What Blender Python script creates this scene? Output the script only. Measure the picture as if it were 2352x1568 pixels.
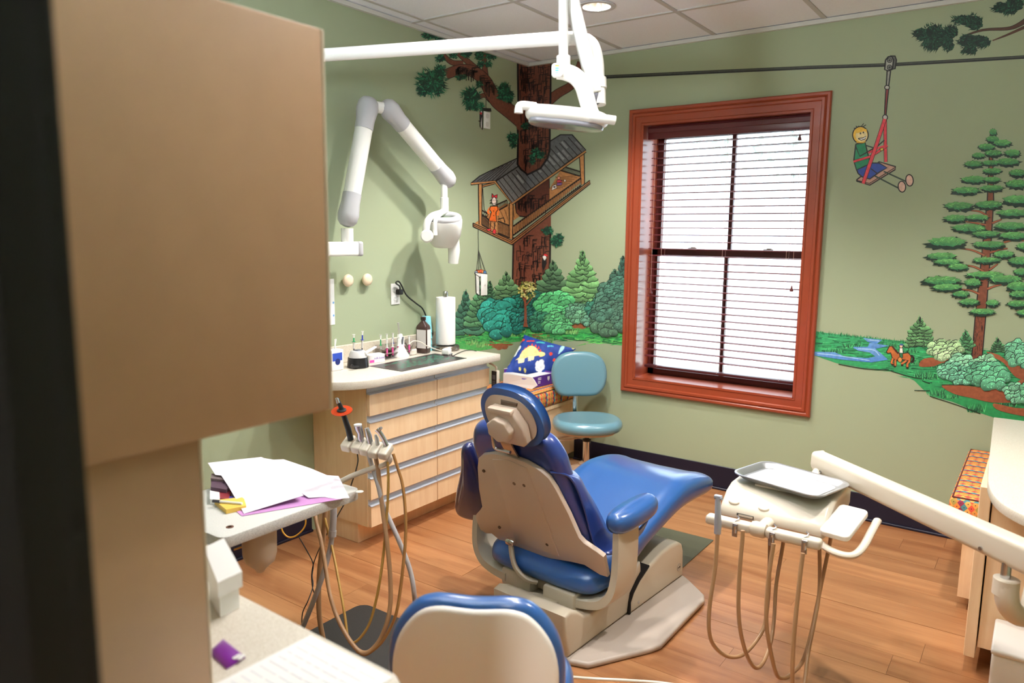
import bpy, bmesh, math, random
from mathutils import Vector, Matrix
R = random.Random(7)
for o in list(bpy.data.objects): bpy.data.objects.remove(o)
SC = bpy.context.scene
COL = SC.collection
PI = math.pi
rad = math.radians

# ---------------------------------------------------------------- camera
CAM = Vector((3.0386, -4.4078, 1.5597)); YAW, PITCH, ROLL, FPX = 0.6203, -0.1423, 0.0108, 1712.5
W, H = 2352, 1568
fw = Vector((-math.sin(YAW)*math.cos(PITCH), math.cos(YAW)*math.cos(PITCH), math.sin(PITCH)))
_r0 = Vector((math.cos(YAW), math.sin(YAW), 0)); _u0 = _r0.cross(fw)
rt = _r0*math.cos(ROLL) + _u0*math.sin(ROLL); up = _u0*math.cos(ROLL) - _r0*math.sin(ROLL)
cd = bpy.data.cameras.new('camera'); co = bpy.data.objects.new('camera', cd); COL.objects.link(co)
co.matrix_world = Matrix(((rt.x, up.x, -fw.x, CAM.x), (rt.y, up.y, -fw.y, CAM.y), (rt.z, up.z, -fw.z, CAM.z), (0, 0, 0, 1)))
cd.sensor_width = 36; cd.lens = 36*FPX/W; cd.clip_start = .05
cd.dof.use_dof = True; cd.dof.focus_distance = 3.3; cd.dof.aperture_fstop = 2.8
SC.camera = co
CY = SC.cycles; CY.max_bounces = 6; CY.diffuse_bounces = 4; CY.glossy_bounces = 3; CY.transmission_bounces = 4; CY.transparent_max_bounces = 6; CY.caustics_reflective = False; CY.caustics_refractive = False; CY.use_light_tree = False; CY.adaptive_threshold = .04
# ---------------------------------------------------------------- view, world, sun, lamps
SC.view_settings.view_transform = 'Standard'; SC.view_settings.look = 'None'
SC.view_settings.gamma = 1; SC.view_settings.use_curve_mapping = False
SC.view_settings.exposure = 0.50
wd = bpy.data.worlds.new('sky'); SC.world = wd; wd.use_nodes = True
nt = wd.node_tree; nt.nodes.clear()
bg = nt.nodes.new('ShaderNodeBackground'); wo = nt.nodes.new('ShaderNodeOutputWorld')
bg.inputs[0].default_value = (.78, .89, 1, 1); bg.inputs[1].default_value = 4.4
nt.links.new(bg.outputs[0], wo.inputs[0])
def light(name, kind, loc, energy, color=(1, 1, 1), **kw):
    d = bpy.data.lights.new(name, kind); d.energy = energy; d.color = color
    for k, v in kw.items(): setattr(d, k, v)
    o = bpy.data.objects.new(name, d); COL.objects.link(o); o.location = loc
    return o
FILL_W, FILL_COL = 64, (.84, .92, 1.0)
DOWNLIGHT_W, DOWNLIGHT_COL = 96, (1.0, .96, .91)
CEIL = 2.7255
DL = [(1.027, -.875), (1.027, -1.485), (2.856, -1.485), (2.246, -2.704), (1.637, -2.094), (2.856, -5.14)]; DLW = [1.05, .82, 1.05, .5, .72, 1.8]   # tile centres that hold a recessed can

su = light('sun', 'SUN', (1, -8, 9), 16, (1, .98, .96), angle=rad(.6)); su.rotation_euler = (rad(40), 0, rad(12))      # from behind the building onto the yard
po = light('window_portal', 'AREA', (1.40, .305, 1.444), 0, shape='RECTANGLE', size=1.0, size_y=1.6); po.rotation_euler = (-PI/2, 0, 0); po.data.cycles.is_portal = True    # guides sky sampling through the window opening, emits nothing
# ---------------------------------------------------------------- pixel -> point on a known plane of the room
def ray(x, y): return fw + rt*((x-W/2)/FPX) - up*((y-H/2)/FPX)
def PX(x, y, v): d = ray(x, y); return CAM + d*((v-CAM.x)/d.x)
def PY(x, y, v): d = ray(x, y); return CAM + d*((v-CAM.y)/d.y)
def PZ(x, y, v): d = ray(x, y); return CAM + d*((v-CAM.z)/d.z)
def PD(x, y, k): return CAM + ray(x, y)*k

# ---------------------------------------------------------------- materials
def s2l(c):
    f = lambda v: v/12.92 if v <= .04045 else ((v+.055)/1.055)**2.4
    return tuple(f(v/255) for v in c)
MATS = {}
def mat(name, rgb, rough=.5, metal=0, noise=0, nscale=30, bump=0, spec=.5, trans=0, emit=0, coat=0, alpha=1, stretch=None, rgb2=None, ior=1.45):
    """plain principled material; rgb in sRGB 0-255; optional noise between rgb and rgb2 and fine bump"""
    if name in MATS: return MATS[name]
    m = bpy.data.materials.new(name); m.use_nodes = True; n = m.node_tree.nodes; L = m.node_tree.links
    b = n['Principled BSDF']; c = s2l(rgb)
    b.inputs['Base Color'].default_value = (*c, 1); b.inputs['Roughness'].default_value = rough
    b.inputs['Metallic'].default_value = metal; b.inputs['Specular IOR Level'].default_value = spec
    b.inputs['Transmission Weight'].default_value = trans; b.inputs['Coat Weight'].default_value = coat; b.inputs['Coat Roughness'].default_value = .03 if coat < .5 else .2
    b.inputs['IOR'].default_value = ior; b.inputs['Alpha'].default_value = alpha
    if emit: b.inputs['Emission Color'].default_value = (*c, 1); b.inputs['Emission Strength'].default_value = emit
    if noise or bump or rgb2:
        tc = n.new('ShaderNodeTexCoord'); mp = n.new('ShaderNodeMapping'); L.new(tc.outputs['Object'], mp.inputs[0])
        if stretch: mp.inputs['Scale'].default_value = stretch
        t = n.new('ShaderNodeTexNoise'); t.inputs['Scale'].default_value = nscale; t.inputs['Detail'].default_value = 3
        L.new(mp.outputs[0], t.inputs['Vector'])
        if noise or rgb2:
            r = n.new('ShaderNodeValToRGB'); L.new(t.outputs[0], r.inputs[0])
            c2 = s2l(rgb2) if rgb2 else tuple(max(0, v*(1-noise)) for v in c)
            r.color_ramp.elements[0].position = .35; r.color_ramp.elements[1].position = .65
            r.color_ramp.elements[0].color = (*c2, 1); r.color_ramp.elements[1].color = (*c, 1)
            L.new(r.outputs[0], b.inputs['Base Color'])
        if bump:
            bp = n.new('ShaderNodeBump'); bp.inputs['Strength'].default_value = bump; bp.inputs['Distance'].default_value = .002
            L.new(t.outputs[0], bp.inputs['Height']); L.new(bp.outputs[0], b.inputs['Normal'])
    MATS[name] = m; return m

def wood(name, light_c, dark_c, rough=.35, axis='X', scale=1.0, rnd=.12, coat=.15):
    if name in MATS: return MATS[name]
    m = bpy.data.materials.new(name); m.use_nodes = True; n = m.node_tree.nodes; L = m.node_tree.links
    b = n['Principled BSDF']; b.inputs['Roughness'].default_value = rough; b.inputs['Coat Weight'].default_value = coat; b.inputs['Coat Roughness'].default_value = .25
    tc = n.new('ShaderNodeTexCoord'); oi = n.new('ShaderNodeObjectInfo'); mp = n.new('ShaderNodeMapping')
    add = n.new('ShaderNodeVectorMath'); add.operation = 'MULTIPLY_ADD'
    L.new(oi.outputs['Random'], add.inputs[0]); add.inputs[1].default_value = (37, 53, 71); L.new(tc.outputs['Object'], add.inputs[2])
    L.new(add.outputs[0], mp.inputs[0])
    st = {'X': (1.2, 14, 14), 'Y': (14, 1.2, 14), 'Z': (14, 14, 1.2)}[axis]
    mp.inputs['Scale'].default_value = tuple(v*scale for v in st)
    t = n.new('ShaderNodeTexNoise'); t.inputs['Scale'].default_value = 1.0; t.inputs['Detail'].default_value = 5; t.inputs['Distortion'].default_value = .6
    L.new(mp.outputs[0], t.inputs['Vector'])
    t2 = n.new('ShaderNodeTexNoise'); t2.inputs['Scale'].default_value = 9; t2.inputs['Detail'].default_value = 3; L.new(mp.outputs[0], t2.inputs['Vector'])
    mx = n.new('ShaderNodeMath'); mx.operation = 'MULTIPLY_ADD'; mx.inputs[1].default_value = .25; L.new(t2.outputs[0], mx.inputs[0]); L.new(t.outputs[0], mx.inputs[2])
    r = n.new('ShaderNodeValToRGB'); L.new(mx.outputs[0], r.inputs[0])
    r.color_ramp.elements[0].position = .40; r.color_ramp.elements[1].position = .80
    r.color_ramp.elements[0].color = (*s2l(dark_c), 1); r.color_ramp.elements[1].color = (*s2l(light_c), 1)
    hv = n.new('ShaderNodeHueSaturation'); mr = n.new('ShaderNodeMapRange'); L.new(oi.outputs['Random'], mr.inputs[0])
    mr.inputs[3].default_value = 1-rnd; mr.inputs[4].default_value = 1+rnd; L.new(mr.outputs[0], hv.inputs['Value'])
    L.new(r.outputs[0], hv.inputs['Color']); L.new(hv.outputs[0], b.inputs['Base Color'])
    MATS[name] = m; return m

def painted(name, rough=.55):
    """paint whose colour is stored per face corner (flat mural artwork, prints)"""
    if name in MATS: return MATS[name]
    m = bpy.data.materials.new(name); m.use_nodes = True; n = m.node_tree.nodes; L = m.node_tree.links
    b = n['Principled BSDF']; b.inputs['Roughness'].default_value = rough
    a = n.new('ShaderNodeVertexColor'); a.layer_name = 'paint'
    tc = n.new('ShaderNodeTexCoord'); t = n.new('ShaderNodeTexNoise'); t.inputs['Scale'].default_value = 60; t.inputs['Detail'].default_value = 4
    L.new(tc.outputs['Object'], t.inputs['Vector'])
    hv = n.new('ShaderNodeHueSaturation'); mr = n.new('ShaderNodeMapRange'); L.new(t.outputs[0], mr.inputs[0])
    mr.inputs[1].default_value = .3; mr.inputs[2].default_value = .7; mr.inputs[3].default_value = .82; mr.inputs[4].default_value = 1.18
    L.new(mr.outputs[0], hv.inputs['Value']); L.new(a.outputs[0], hv.inputs['Color']); L.new(hv.outputs[0], b.inputs['Base Color'])
    MATS[name] = m; return m

# ---------------------------------------------------------------- objects
def tag(o, label=None, cat=None, group=None, kind=None):
    if label: o['label'] = label
    if cat: o['category'] = cat
    if group: o['group'] = group
    if kind: o['kind'] = kind
    return o
def thing(name, label, cat, loc=(0, 0, 0), group=None):
    o = bpy.data.objects.new(name, None); COL.objects.link(o); o.location = loc; o.empty_display_size = .05
    return tag(o, label, cat, group)
def org(p):
    v = Vector((0, 0, 0))
    while p is not None: v += Vector(p.location); p = p.parent
    return v
def copy_tree(o, parent=None):
    c = o.copy(); COL.objects.link(c); c.parent = parent
    for ch in list(o.children): copy_tree(ch, c)
    return c

class MB:
    """collects shapes in world coordinates (through an optional local frame) and links them as ONE mesh object"""
    def __init__(s, M=None): s.v = []; s.f = []; s.c = []; s.M = M or Matrix()
    def add(s, vs, fs, col=None, M=None):
        n = len(s.v); T = s.M @ M if M else s.M
        s.v += [T @ Vector(p) for p in vs]; s.f += [[i+n for i in f] for f in fs]; s.c += [col]*len(fs)
        return s
    def bm(s, bm, M=None):
        bm.verts.ensure_lookup_table(); bm.verts.index_update()
        s.add([v.co.copy() for v in bm.verts], [[v.index for v in f.verts] for f in bm.faces], None, M); bm.free(); return s
    def box(s, x0, x1, y0, y1, z0, z1, bev=0, seg=2, M=None, col=None):
        if not bev:
            vs = [(x, y, z) for z in (z0, z1) for y in (y0, y1) for x in (x0, x1)]
            return s.add(vs, [(0, 2, 3, 1), (4, 5, 7, 6), (0, 1, 5, 4), (2, 6, 7, 3), (0, 4, 6, 2), (1, 3, 7, 5)], col, M)
        b = bmesh.new(); bmesh.ops.create_cube(b, size=1)
        for v in b.verts: v.co = Vector(((x0+x1)/2+v.co.x*(x1-x0), (y0+y1)/2+v.co.y*(y1-y0), (z0+z1)/2+v.co.z*(z1-z0)))
        bmesh.ops.bevel(b, geom=b.edges[:], offset=bev, segments=seg, affect='EDGES', profile=.5)
        return s.bm(b, M)
    def loft(s, rings, cap=True, closed=True, M=None, loop=False, col=None):
        n = len(rings[0]); vs = [p for r in rings for p in r]; fs = []
        for i in range(len(rings)-(0 if loop else 1)):
            a = i*n; b = ((i+1) % len(rings))*n
            for j in range(n if closed else n-1):
                k = (j+1) % n; fs.append((a+j, a+k, b+k, b+j))
        if cap and closed and not loop: fs.append(tuple(reversed(range(n)))); fs.append(tuple(range((len(rings)-1)*n, len(rings)*n)))
        return s.add(vs, fs, col, M)
    def tube(s, path, r, seg=10, cap=True, flat=1.0, M=None):
        P = [Vector(p) for p in path]; rr = r if isinstance(r, (list, tuple)) else [r]*len(P)
        rings = []; nrm = None
        for i, p in enumerate(P):
            t = (P[min(i+1, len(P)-1)]-P[max(i-1, 0)]).normalized()
            if nrm is None: nrm = t.orthogonal().normalized() if abs(t.z) > .95 else Vector((0, 0, 1))
            nrm = (nrm-t*nrm.dot(t)).normalized(); bn = t.cross(nrm)
            rings.append([p+(nrm*math.cos(a)*flat+bn*math.sin(a))*rr[i] for a in [2*PI*k/seg for k in range(seg)]])
        return s.loft(rings, cap, M=M)
    def lathe(s, prof, loc=(0, 0, 0), seg=24, axis=None, M=None, cap=True):
        """prof: (radius, height) pairs from bottom to top about +z (or axis) at loc"""
        q = Vector((0, 0, 1)).rotation_difference(Vector(axis)).to_matrix().to_4x4() if axis else Matrix()
        T = Matrix.Translation(loc) @ q; T = (M @ T) if M else T
        rings = [[(max(r, 1e-5)*math.cos(2*PI*k/seg), max(r, 1e-5)*math.sin(2*PI*k/seg), z) for k in range(seg)] for r, z in prof]
        return s.loft(rings, cap, M=T)
    def prism(s, pts, d0, d1, M=None, col=None):
        """outline in local xy extruded from z=d0 to d1"""
        n = len(pts); vs = [(x, y, d0) for x, y in pts]+[(x, y, d1) for x, y in pts]
        fs = [tuple(reversed(range(n))), tuple(range(n, 2*n))]+[(i, (i+1) % n, n+(i+1) % n, n+i) for i in range(n)]
        return s.add(vs, fs, col, M)
    def rprism(s, pts, d0, d1, bev, seg=2, M=None):
        b = bmesh.new(); lo = [b.verts.new((x, y, d0)) for x, y in pts]; hi = [b.verts.new((x, y, d1)) for x, y in pts]; n = len(pts)
        b.faces.new(lo[::-1]); b.faces.new(hi)
        for i in range(n): b.faces.new((lo[i], lo[(i+1) % n], hi[(i+1) % n], hi[i]))
        b.normal_update(); ed = [e for e in b.edges if abs(e.verts[0].co.z-e.verts[1].co.z) < 1e-9]
        bmesh.ops.bevel(b, geom=ed, offset=bev, segments=seg, affect='EDGES', profile=.5)
        return s.bm(b, M)
    def pad(s, pts, th, r, crown=0, dish=0, seg=5, M=None, back=None):
        """padded shape: outline (local xy, counter-clockwise) with rounded rim radius r, thickness th about z=0; crown raises the middle of the +z face"""
        n = len(pts); P = [Vector((x, y, 0)) for x, y in pts]; c = sum(P, Vector())/n
        nr = []
        for i in range(n):
            t = (P[(i+1) % n]-P[i-1]).normalized(); nr.append(Vector((t.y, -t.x, 0)))
        rings = []; rb = r if back is None else back
        for k in range(seg+1):
            a = -PI/2+PI/2*k/seg; ins = rb*(1-math.cos(a)); z = -th/2+rb+rb*math.sin(a); rings.append([p-q*ins+Vector((0, 0, z)) for p, q in zip(P, nr)])
        for k in range(seg+1):
            a = PI/2*k/seg; ins = r*(1-math.cos(a)); z = th/2-r+r*math.sin(a); rings.append([p-q*ins+Vector((0, 0, z)) for p, q in zip(P, nr)])
        top = rings[-1]; bot = rings[0]
        for f in (.8, .6, .4, .2, .02):
            rings.append([c+(Vector((p.x, p.y, 0))-c)*f+Vector((0, 0, th/2+crown*(1-f*f))) for p in top])
        pre = [[c+(Vector((p.x, p.y, 0))-c)*f+Vector((0, 0, -th/2)) for p in bot] for f in (.02, .5)]
        return s.loft(pre+rings, True, M=M)
    def build(s, name, m, parent=None, smooth=35, label=None, kind=None):
        o0 = org(parent); me = bpy.data.meshes.new(name)
        me.from_pydata([v-o0 for v in s.v], [], s.f)
        if any(c is not None for c in s.c):
            ca = me.color_attributes.new('paint', 'FLOAT_COLOR', 'CORNER'); i = 0
            flat = []
            for f, c in zip(s.f, s.c):
                if c and isinstance(c[0], (tuple, list)): flat += [x for q in c for x in (*q, 1)]
                else: flat += list((*(c or (1, 1, 1)), 1))*len(f)
            ca.data.foreach_set('color', flat)
        b = bmesh.new(); b.from_mesh(me)
        if not any(c is not None for c in s.c): bmesh.ops.recalc_face_normals(b, faces=b.faces[:])
        b.to_mesh(me); b.free()
        if smooth: me.shade_smooth(); me.set_sharp_from_angle(angle=rad(smooth))
        me.materials.append(m)
        o = bpy.data.objects.new(name, me); COL.objects.link(o); o.parent = parent
        if label: o['label'] = label
        if kind: o['kind'] = kind
        return o
def top(o, label, cat, group=None): return tag(o, label, cat, group)
def recenter(o, loc):
    """move a one-mesh thing's origin to loc"""
    loc = Vector(loc); o.data.transform(Matrix.Translation(-loc)); o.location = loc; return o
def frame(o, x, y, z=None):
    """matrix with origin o, local x and y directions"""
    x = Vector(x).normalized(); y = Vector(y); z = Vector(z) if z else x.cross(y); z.normalize(); y = z.cross(x)
    M = Matrix(((x.x, y.x, z.x, o[0]), (x.y, y.y, z.y, o[1]), (x.z, y.z, z.z, o[2]), (0, 0, 0, 1))); return M
def cat_rom(P, n=8, closed=False):
    P = [Vector(p) if len(p) == 3 else Vector((*p, 0)) for p in P]; out = []; N = len(P)
    for i in range(N if closed else N-1):
        if closed: a, b, c, d = P[i-1], P[i], P[(i+1) % N], P[(i+2) % N]
        else: b, c = P[i], P[i+1]; a = P[i-1] if i else b*2-c; d = P[i+2] if i+2 < N else c*2-b
        for k in range(n):
            t = k/n; out.append(((b*2)+(c-a)*t+(a*2-b*5+c*4-d)*t*t+(b*3-a-c*3+d)*t**3)*.5)
    if not closed: out.append(P[-1])
    return out
def cr2(P, n=6): return [(v.x, v.y) for v in cat_rom(P, n, True)]
def rrect(w, h, r, n=5, cx=0, cy=0):
    out = []
    for sx, sy, a0 in ((1, 1, 0), (-1, 1, PI/2), (-1, -1, PI), (1, -1, 1.5*PI)):
        for k in range(n+1):
            a = a0+PI/2*k/n; out.append((cx+sx*(w/2-r)+r*math.cos(a), cy+sy*(h/2-r)+r*math.sin(a)))
    return out
def superell(a, b, e=2.5, n=40):
    out = []
    for k in range(n):
        t = 2*PI*k/n; c, s_ = math.cos(t), math.sin(t)
        out.append((a*math.copysign(abs(c)**(2/e), c), b*math.copysign(abs(s_)**(2/e), s_)))
    return out
# ================================================================ the room
M_wall = mat('wall_paint', (160, 170, 140), .6, bump=.08, nscale=180)
M_green = M_wall
M_navy = mat('navy_vinyl', (26, 26, 44), .35)
M_tile = mat('ceiling_tile', (242, 244, 252), .9, noise=.05, nscale=160, bump=.15)
M_bar = mat('ceiling_grid', (196, 194, 192), .6)
M_plank = wood('floor_wood', (176, 124, 82), (142, 88, 52), .3, 'X', 1.0, .09, .25)
M_gap = mat('floor_joint', (96, 58, 34), .8)
M_trim_red = mat('brick_red_paint', (150, 66, 40), .3, coat=.2)
M_glass = bpy.data.materials.new('window_glass'); M_glass.use_nodes = True
_n = M_glass.node_tree; _n.nodes.clear(); _o = _n.nodes.new('ShaderNodeOutputMaterial'); _m = _n.nodes.new('ShaderNodeMixShader'); _t = _n.nodes.new('ShaderNodeBsdfTransparent'); _g = _n.nodes.new('ShaderNodeBsdfGlossy')
_t.inputs[0].default_value = (.94, .97, .97, 1); _g.inputs['Roughness'].default_value = .02; _m.inputs[0].default_value = .05
_n.links.new(_t.outputs[0], _m.inputs[1]); _n.links.new(_g.outputs[0], _m.inputs[2]); _n.links.new(_m.outputs[0], _o.inputs[0])
XR, YB = 3.78, -4.19             # right wall, door wall
# floor: joint bed with separate planks
fl = MB().box(-.02, XR+.1, -6.2, .02, -.05, -.0012).build('floor', M_gap); tag(fl, kind='structure')
PW = .157; row = 0; y = -.478+3*PW
mesh_cache = {}
ys = []
while y > -6.1: ys.append(y); y -= PW
for row, y0 in enumerate(ys):
    y1 = min(y0+PW-.0012, .0) if y0+PW > 0 else y0+PW-.0012
    if y1-y0 < .02: continue
    x = -R.random()*1.0
    while x < XR:
        ln = R.choice((.92, 1.22, 1.22)); xa, xb = max(x, 0), min(x+ln-.0012, XR); x += ln
        if xb-xa < .03: continue
        key = (round(xb-xa, 3), round(y1-y0, 3))
        if key not in mesh_cache:
            o = MB().box(0, xb-xa, 0, y1-y0, -.012, 0).build('plank', M_plank, None, 0); mesh_cache[key] = o.data
        else: o = bpy.data.objects.new('plank', mesh_cache[key]); COL.objects.link(o)
        o.parent = fl; o.location = (xa, y0, R.uniform(-.0004, .0004))
# walls
WX0, WX1, WZ0, WZ1 = .893, 1.908, .637, 2.25      # clear opening inside the casing
def wall(name, boxes, m=M_wall):
    b = MB()
    for q in boxes: b.box(*q)
    return tag(b.build(name, m, None, 0), kind='structure')
wall_l = wall('wall_left', [(-.12, 0, -6.2, .12, 0, 2.95)])
wall_w = wall('wall_window', [(0, WX0, 0, .30, 0, 2.95), (WX1, XR+.12, 0, .30, 0, 2.95), (WX0, WX1, 0, .30, 0, WZ0), (WX0, WX1, 0, .30, WZ1, 2.95)])
wall_r = wall('wall_right', [(XR, XR+.12, -6.2, 0, 0, 2.95)])
DX0, DX1 = 2.521, 3.45
wall_b = wall('wall_door', [(0, DX0-.02, YB-.11, YB, 0, 2.95), (DX1+.02, XR, YB-.11, YB, 0, 2.95), (DX0-.02, DX1+.02, YB-.11, YB, 2.1, 2.95)])
wall('wall_hall', [(0, XR, -6.3, -6.2, 0, 2.95)], mat('hall_paint', (190, 180, 150), .7))
# dark door frame: jambs with stops
b = MB()
b.box(DX0-.02, DX0, YB-.11, YB+.0, 0, 2.1); b.box(DX1, DX1+.02, YB-.11, YB, 0, 2.1); b.box(DX0-.02, DX1+.02, YB-.11, YB, 2.08, 2.1)
b.box(DX0, DX0+.012, YB-.07, YB-.035, 0, 2.08); b.box(DX1-.012, DX1, YB-.07, YB-.035, 0, 2.08)
b.box(DX0-.075, DX0-.01, YB, YB+.016, 0, 2.15); b.box(DX1+.01, DX1+.075, YB, YB+.016, 0, 2.15); b.box(DX0-.075, DX1+.075, YB, YB+.016, 2.085, 2.15)
b.box(DX0-.075, DX0-.01, YB-.126, YB-.11, 0, 2.15); b.box(DX1+.01, DX1+.075, YB-.126, YB-.11, 0, 2.15); b.box(DX0-.075, DX1+.075, YB-.126, YB-.11, 2.085, 2.15)
tag(b.build('door_1', mat('dark_door_frame', (20, 18, 22), .45), None, 0), kind='structure')
# ceiling: slab, T-bars and separate tiles
G = .6096; GA, GB = .1123, -.5699
ce = MB().box(0, XR, -6.2, 0, CEIL+.14, CEIL+.2).build('ceiling', M_bar); tag(ce, kind='structure')
xs = [GA+i*G for i in range(0, 7) if GA+i*G < XR]; yl = [GB-i*G for i in range(0, 10) if GB-i*G > -6.2]
for x in xs: MB().box(x-.012, x+.012, -6.2, 0, CEIL-.002, CEIL+.03).build('ceiling_bar', M_bar, ce, 0)
for y in yl:
    MB().box(0, XR, y-.012, y+.012, CEIL-.0021, CEIL+.0299).build('ceiling_bar', M_bar, ce, 0)
ex = [0]+xs+[XR]; ey = [0]+yl+[-6.2]
def has_can(x0, x1, y0, y1): return any(x0 < a < x1 and y0 < c < y1 for a, c in DL)
for i in range(len(ex)-1):
    for j in range(len(ey)-1):
        x0, x1, y1, y0 = ex[i]+.006, ex[i+1]-.006, ey[j]-.006, ey[j+1]+.006
        if x1-x0 < .02 or y1-y0 < .02: continue
        if has_can(x0, x1, y0, y1):
            cx, cy = [(a, c) for a, c in DL if x0 < a < x1 and y0 < c < y1][0]; n = 32; m_ = MB()
            ring = [(cx+.072*math.cos(2*PI*k/n), cy+.072*math.sin(2*PI*k/n)) for k in range(n)]
            sq = []
            for k in range(n):
                c_, s_ = math.cos(2*PI*k/n), math.sin(2*PI*k/n); t = min((x1-cx if c_ > 0 else cx-x0)/max(abs(c_), 1e-6), (y1-cy if s_ > 0 else cy-y0)/max(abs(s_), 1e-6)); sq.append((cx+c_*t, cy+s_*t))
            for z in (CEIL+.004, CEIL+.02):
                m_.add([(*p, z) for p in ring]+[(*p, z) for p in sq], [(k, (k+1) % n, n+(k+1) % n, n+k) for k in range(n)])
            m_.build('ceiling_tile', M_tile, ce, 0)
        else: MB().box(x0, x1, y0, y1, CEIL+.004, CEIL+.02).build('ceiling_tile', M_tile, ce, 0)
b = MB(); b.box(0, .022, YB, 0, CEIL-.022, CEIL+.0); b.box(.0, XR, -.022, 0, CEIL-.0221, CEIL-.0001); b.box(XR-.022, XR, YB, 0, CEIL-.022, CEIL); b.box(0, XR, YB, YB+.022, CEIL-.0221, CEIL-.0001)
tag(b.build('trim_1', mat('ceiling_angle', (200, 198, 192), .5), None, 0), kind='structure')
# baseboards with a small shoe at the floor
def bb(name, x0, x1, y0, y1, sx0, sx1, sy0, sy1):
    b = MB().box(x0, x1, y0, y1, 0, .150, .002, 1); b.box(sx0, sx1, sy0, sy1, 0, .014, .003, 1); tag(b.build(name, M_navy), kind='structure')
bb('baseboard_window', .44, 2.86, -.008, 0, .44, 2.86, -.02, -.006)
bb('baseboard_left', 0, .008, YB, -1.96, .006, .02, YB, -1.96)
# recessed downlights
def downlight(x, y, label, pw=1.0):
    t = thing('downlight', label, 'ceiling light', (x, y, CEIL-.003), 'recessed downlights in the ceiling')
    b = MB(); b.lathe([(.072, .004), (.098, .002), (.098, -.003), (.080, -.005), (.072, -.001), (.072, .004)], (x, y, CEIL), 40, cap=False)
    b.build('trim_ring', mat('downlight_ring', (205, 202, 205), .35), t)
    b = MB(); n = 40; pr = [(.074, -.003), (.069, .02), (.060, .05), (.05, .075), (.042, .085)]
    b.loft([[(x+r*math.cos(2*PI*k/n), y+r*math.sin(2*PI*k/n), CEIL+z) for k in range(n)] for r, z in pr], False)
    b.build('reflector', mat('reflector', (235, 232, 228), .18, .9), t)
    b = MB(); b.lathe([(.045, .0855), (.045, .09)], (x, y, CEIL), 24); b.build('bulb', mat('bulb', (255, 226, 190), .5, emit=28), t)
    l = light('downlight_lamp', 'SPOT', (x, y, CEIL+.03), DOWNLIGHT_W*pw, DOWNLIGHT_COL, spot_size=rad(120), spot_blend=.55, shadow_soft_size=.05); l.parent = t; l.location = (0, 0, .03)
downlight(*DL[0], 'chrome recessed downlight in the ceiling beside the overhead lamp arm')
for p, pw, l in zip(DL[1:], DLW[1:], ('recessed downlight above the drawer cabinet, out of view', 'recessed downlight above the right worktop, out of view', 'recessed downlight above the foreground stool, out of view', 'recessed downlight above the dental chair head, out of view', 'recessed downlight in the hall ceiling behind the camera')): downlight(*p, l, pw)
# ---------------------------------------------------------------- window: casing, sash, glass, blind
win = MB()
CW = .097
prof = [(0, 0), (0, .018), (.006, .024), (.018, .024), (.024, .019), (.032, .027), (.045, .027), (.05, .018), (.085, .018), (.09, .022), (.097, .022), (.097, 0)]   # outside -> inside, projection into the room
x0, x1, z0, z1 = WX0-CW, WX1+CW, WZ0-CW, WZ1+CW
rings = []
for (cx, cz, sx, sz) in ((x0, z0, 1, 1), (x1, z0, -1, 1), (x1, z1, -1, -1), (x0, z1, 1, -1)):
    rings.append([(cx+sx*d, -p, cz+sz*d) for d, p in prof])
win.loft(rings, False, True, loop=True)
wobj = tag(win.build('window_1', M_trim_red, None, 25), kind='structure')
b = MB(); d1 = .30
b.box(WX0, WX0+.006, -.02, d1, WZ0, WZ1); b.box(WX1-.006, WX1, -.02, d1, WZ0, WZ1); b.box(WX0, WX1, -.02, d1, WZ1-.006, WZ1); b.box(WX0, WX1, -.02, d1, WZ0, WZ0+.006)
b.build('window_jamb', M_trim_red, wobj, 0)
M_sash = mat('sash_paint', (84, 32, 30), .4)
ym = .17
zm = 1.455
for nm, (za, zb, yy) in (('upper', (zm-.02, WZ1-.03, ym+.04)), ('lower', (WZ0+.005, zm+.022, ym))):
    b = MB(); xa, xb = WX0+.006, WX1-.006; t = .04
    b.box(xa, xa+t, yy, yy+.035, za, zb); b.box(xb-t, xb, yy, yy+.035, za, zb); b.box(xa, xb, yy, yy+.035, za, za+t); b.box(xa, xb, yy, yy+.035, zb-t, zb)
    xm = (xa+xb)/2; b.box(xm-.012, xm+.012, yy+.004, yy+.03, za, zb)
    s = b.build('window_sash', M_sash, wobj, 0)
    for q in ((xa+t, xm-.012), (xm+.012, xb-t)): MB().box(q[0], q[1], yy+.015, yy+.019, za+t, zb-t).build('window_pane', M_glass, s, 0)
for xq in (1.18, 1.66):
    b = MB().box(xq-.03, xq+.03, ym-.012, ym+.002, zm+.018, zm+.034, .005, 2).lathe([(.016, 0), (.016, .012)], (xq, ym+.01, zm+.026), 16); b.build('sash_lock', mat('brass_lock', (120, 80, 50), .35, .6), wobj)
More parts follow.
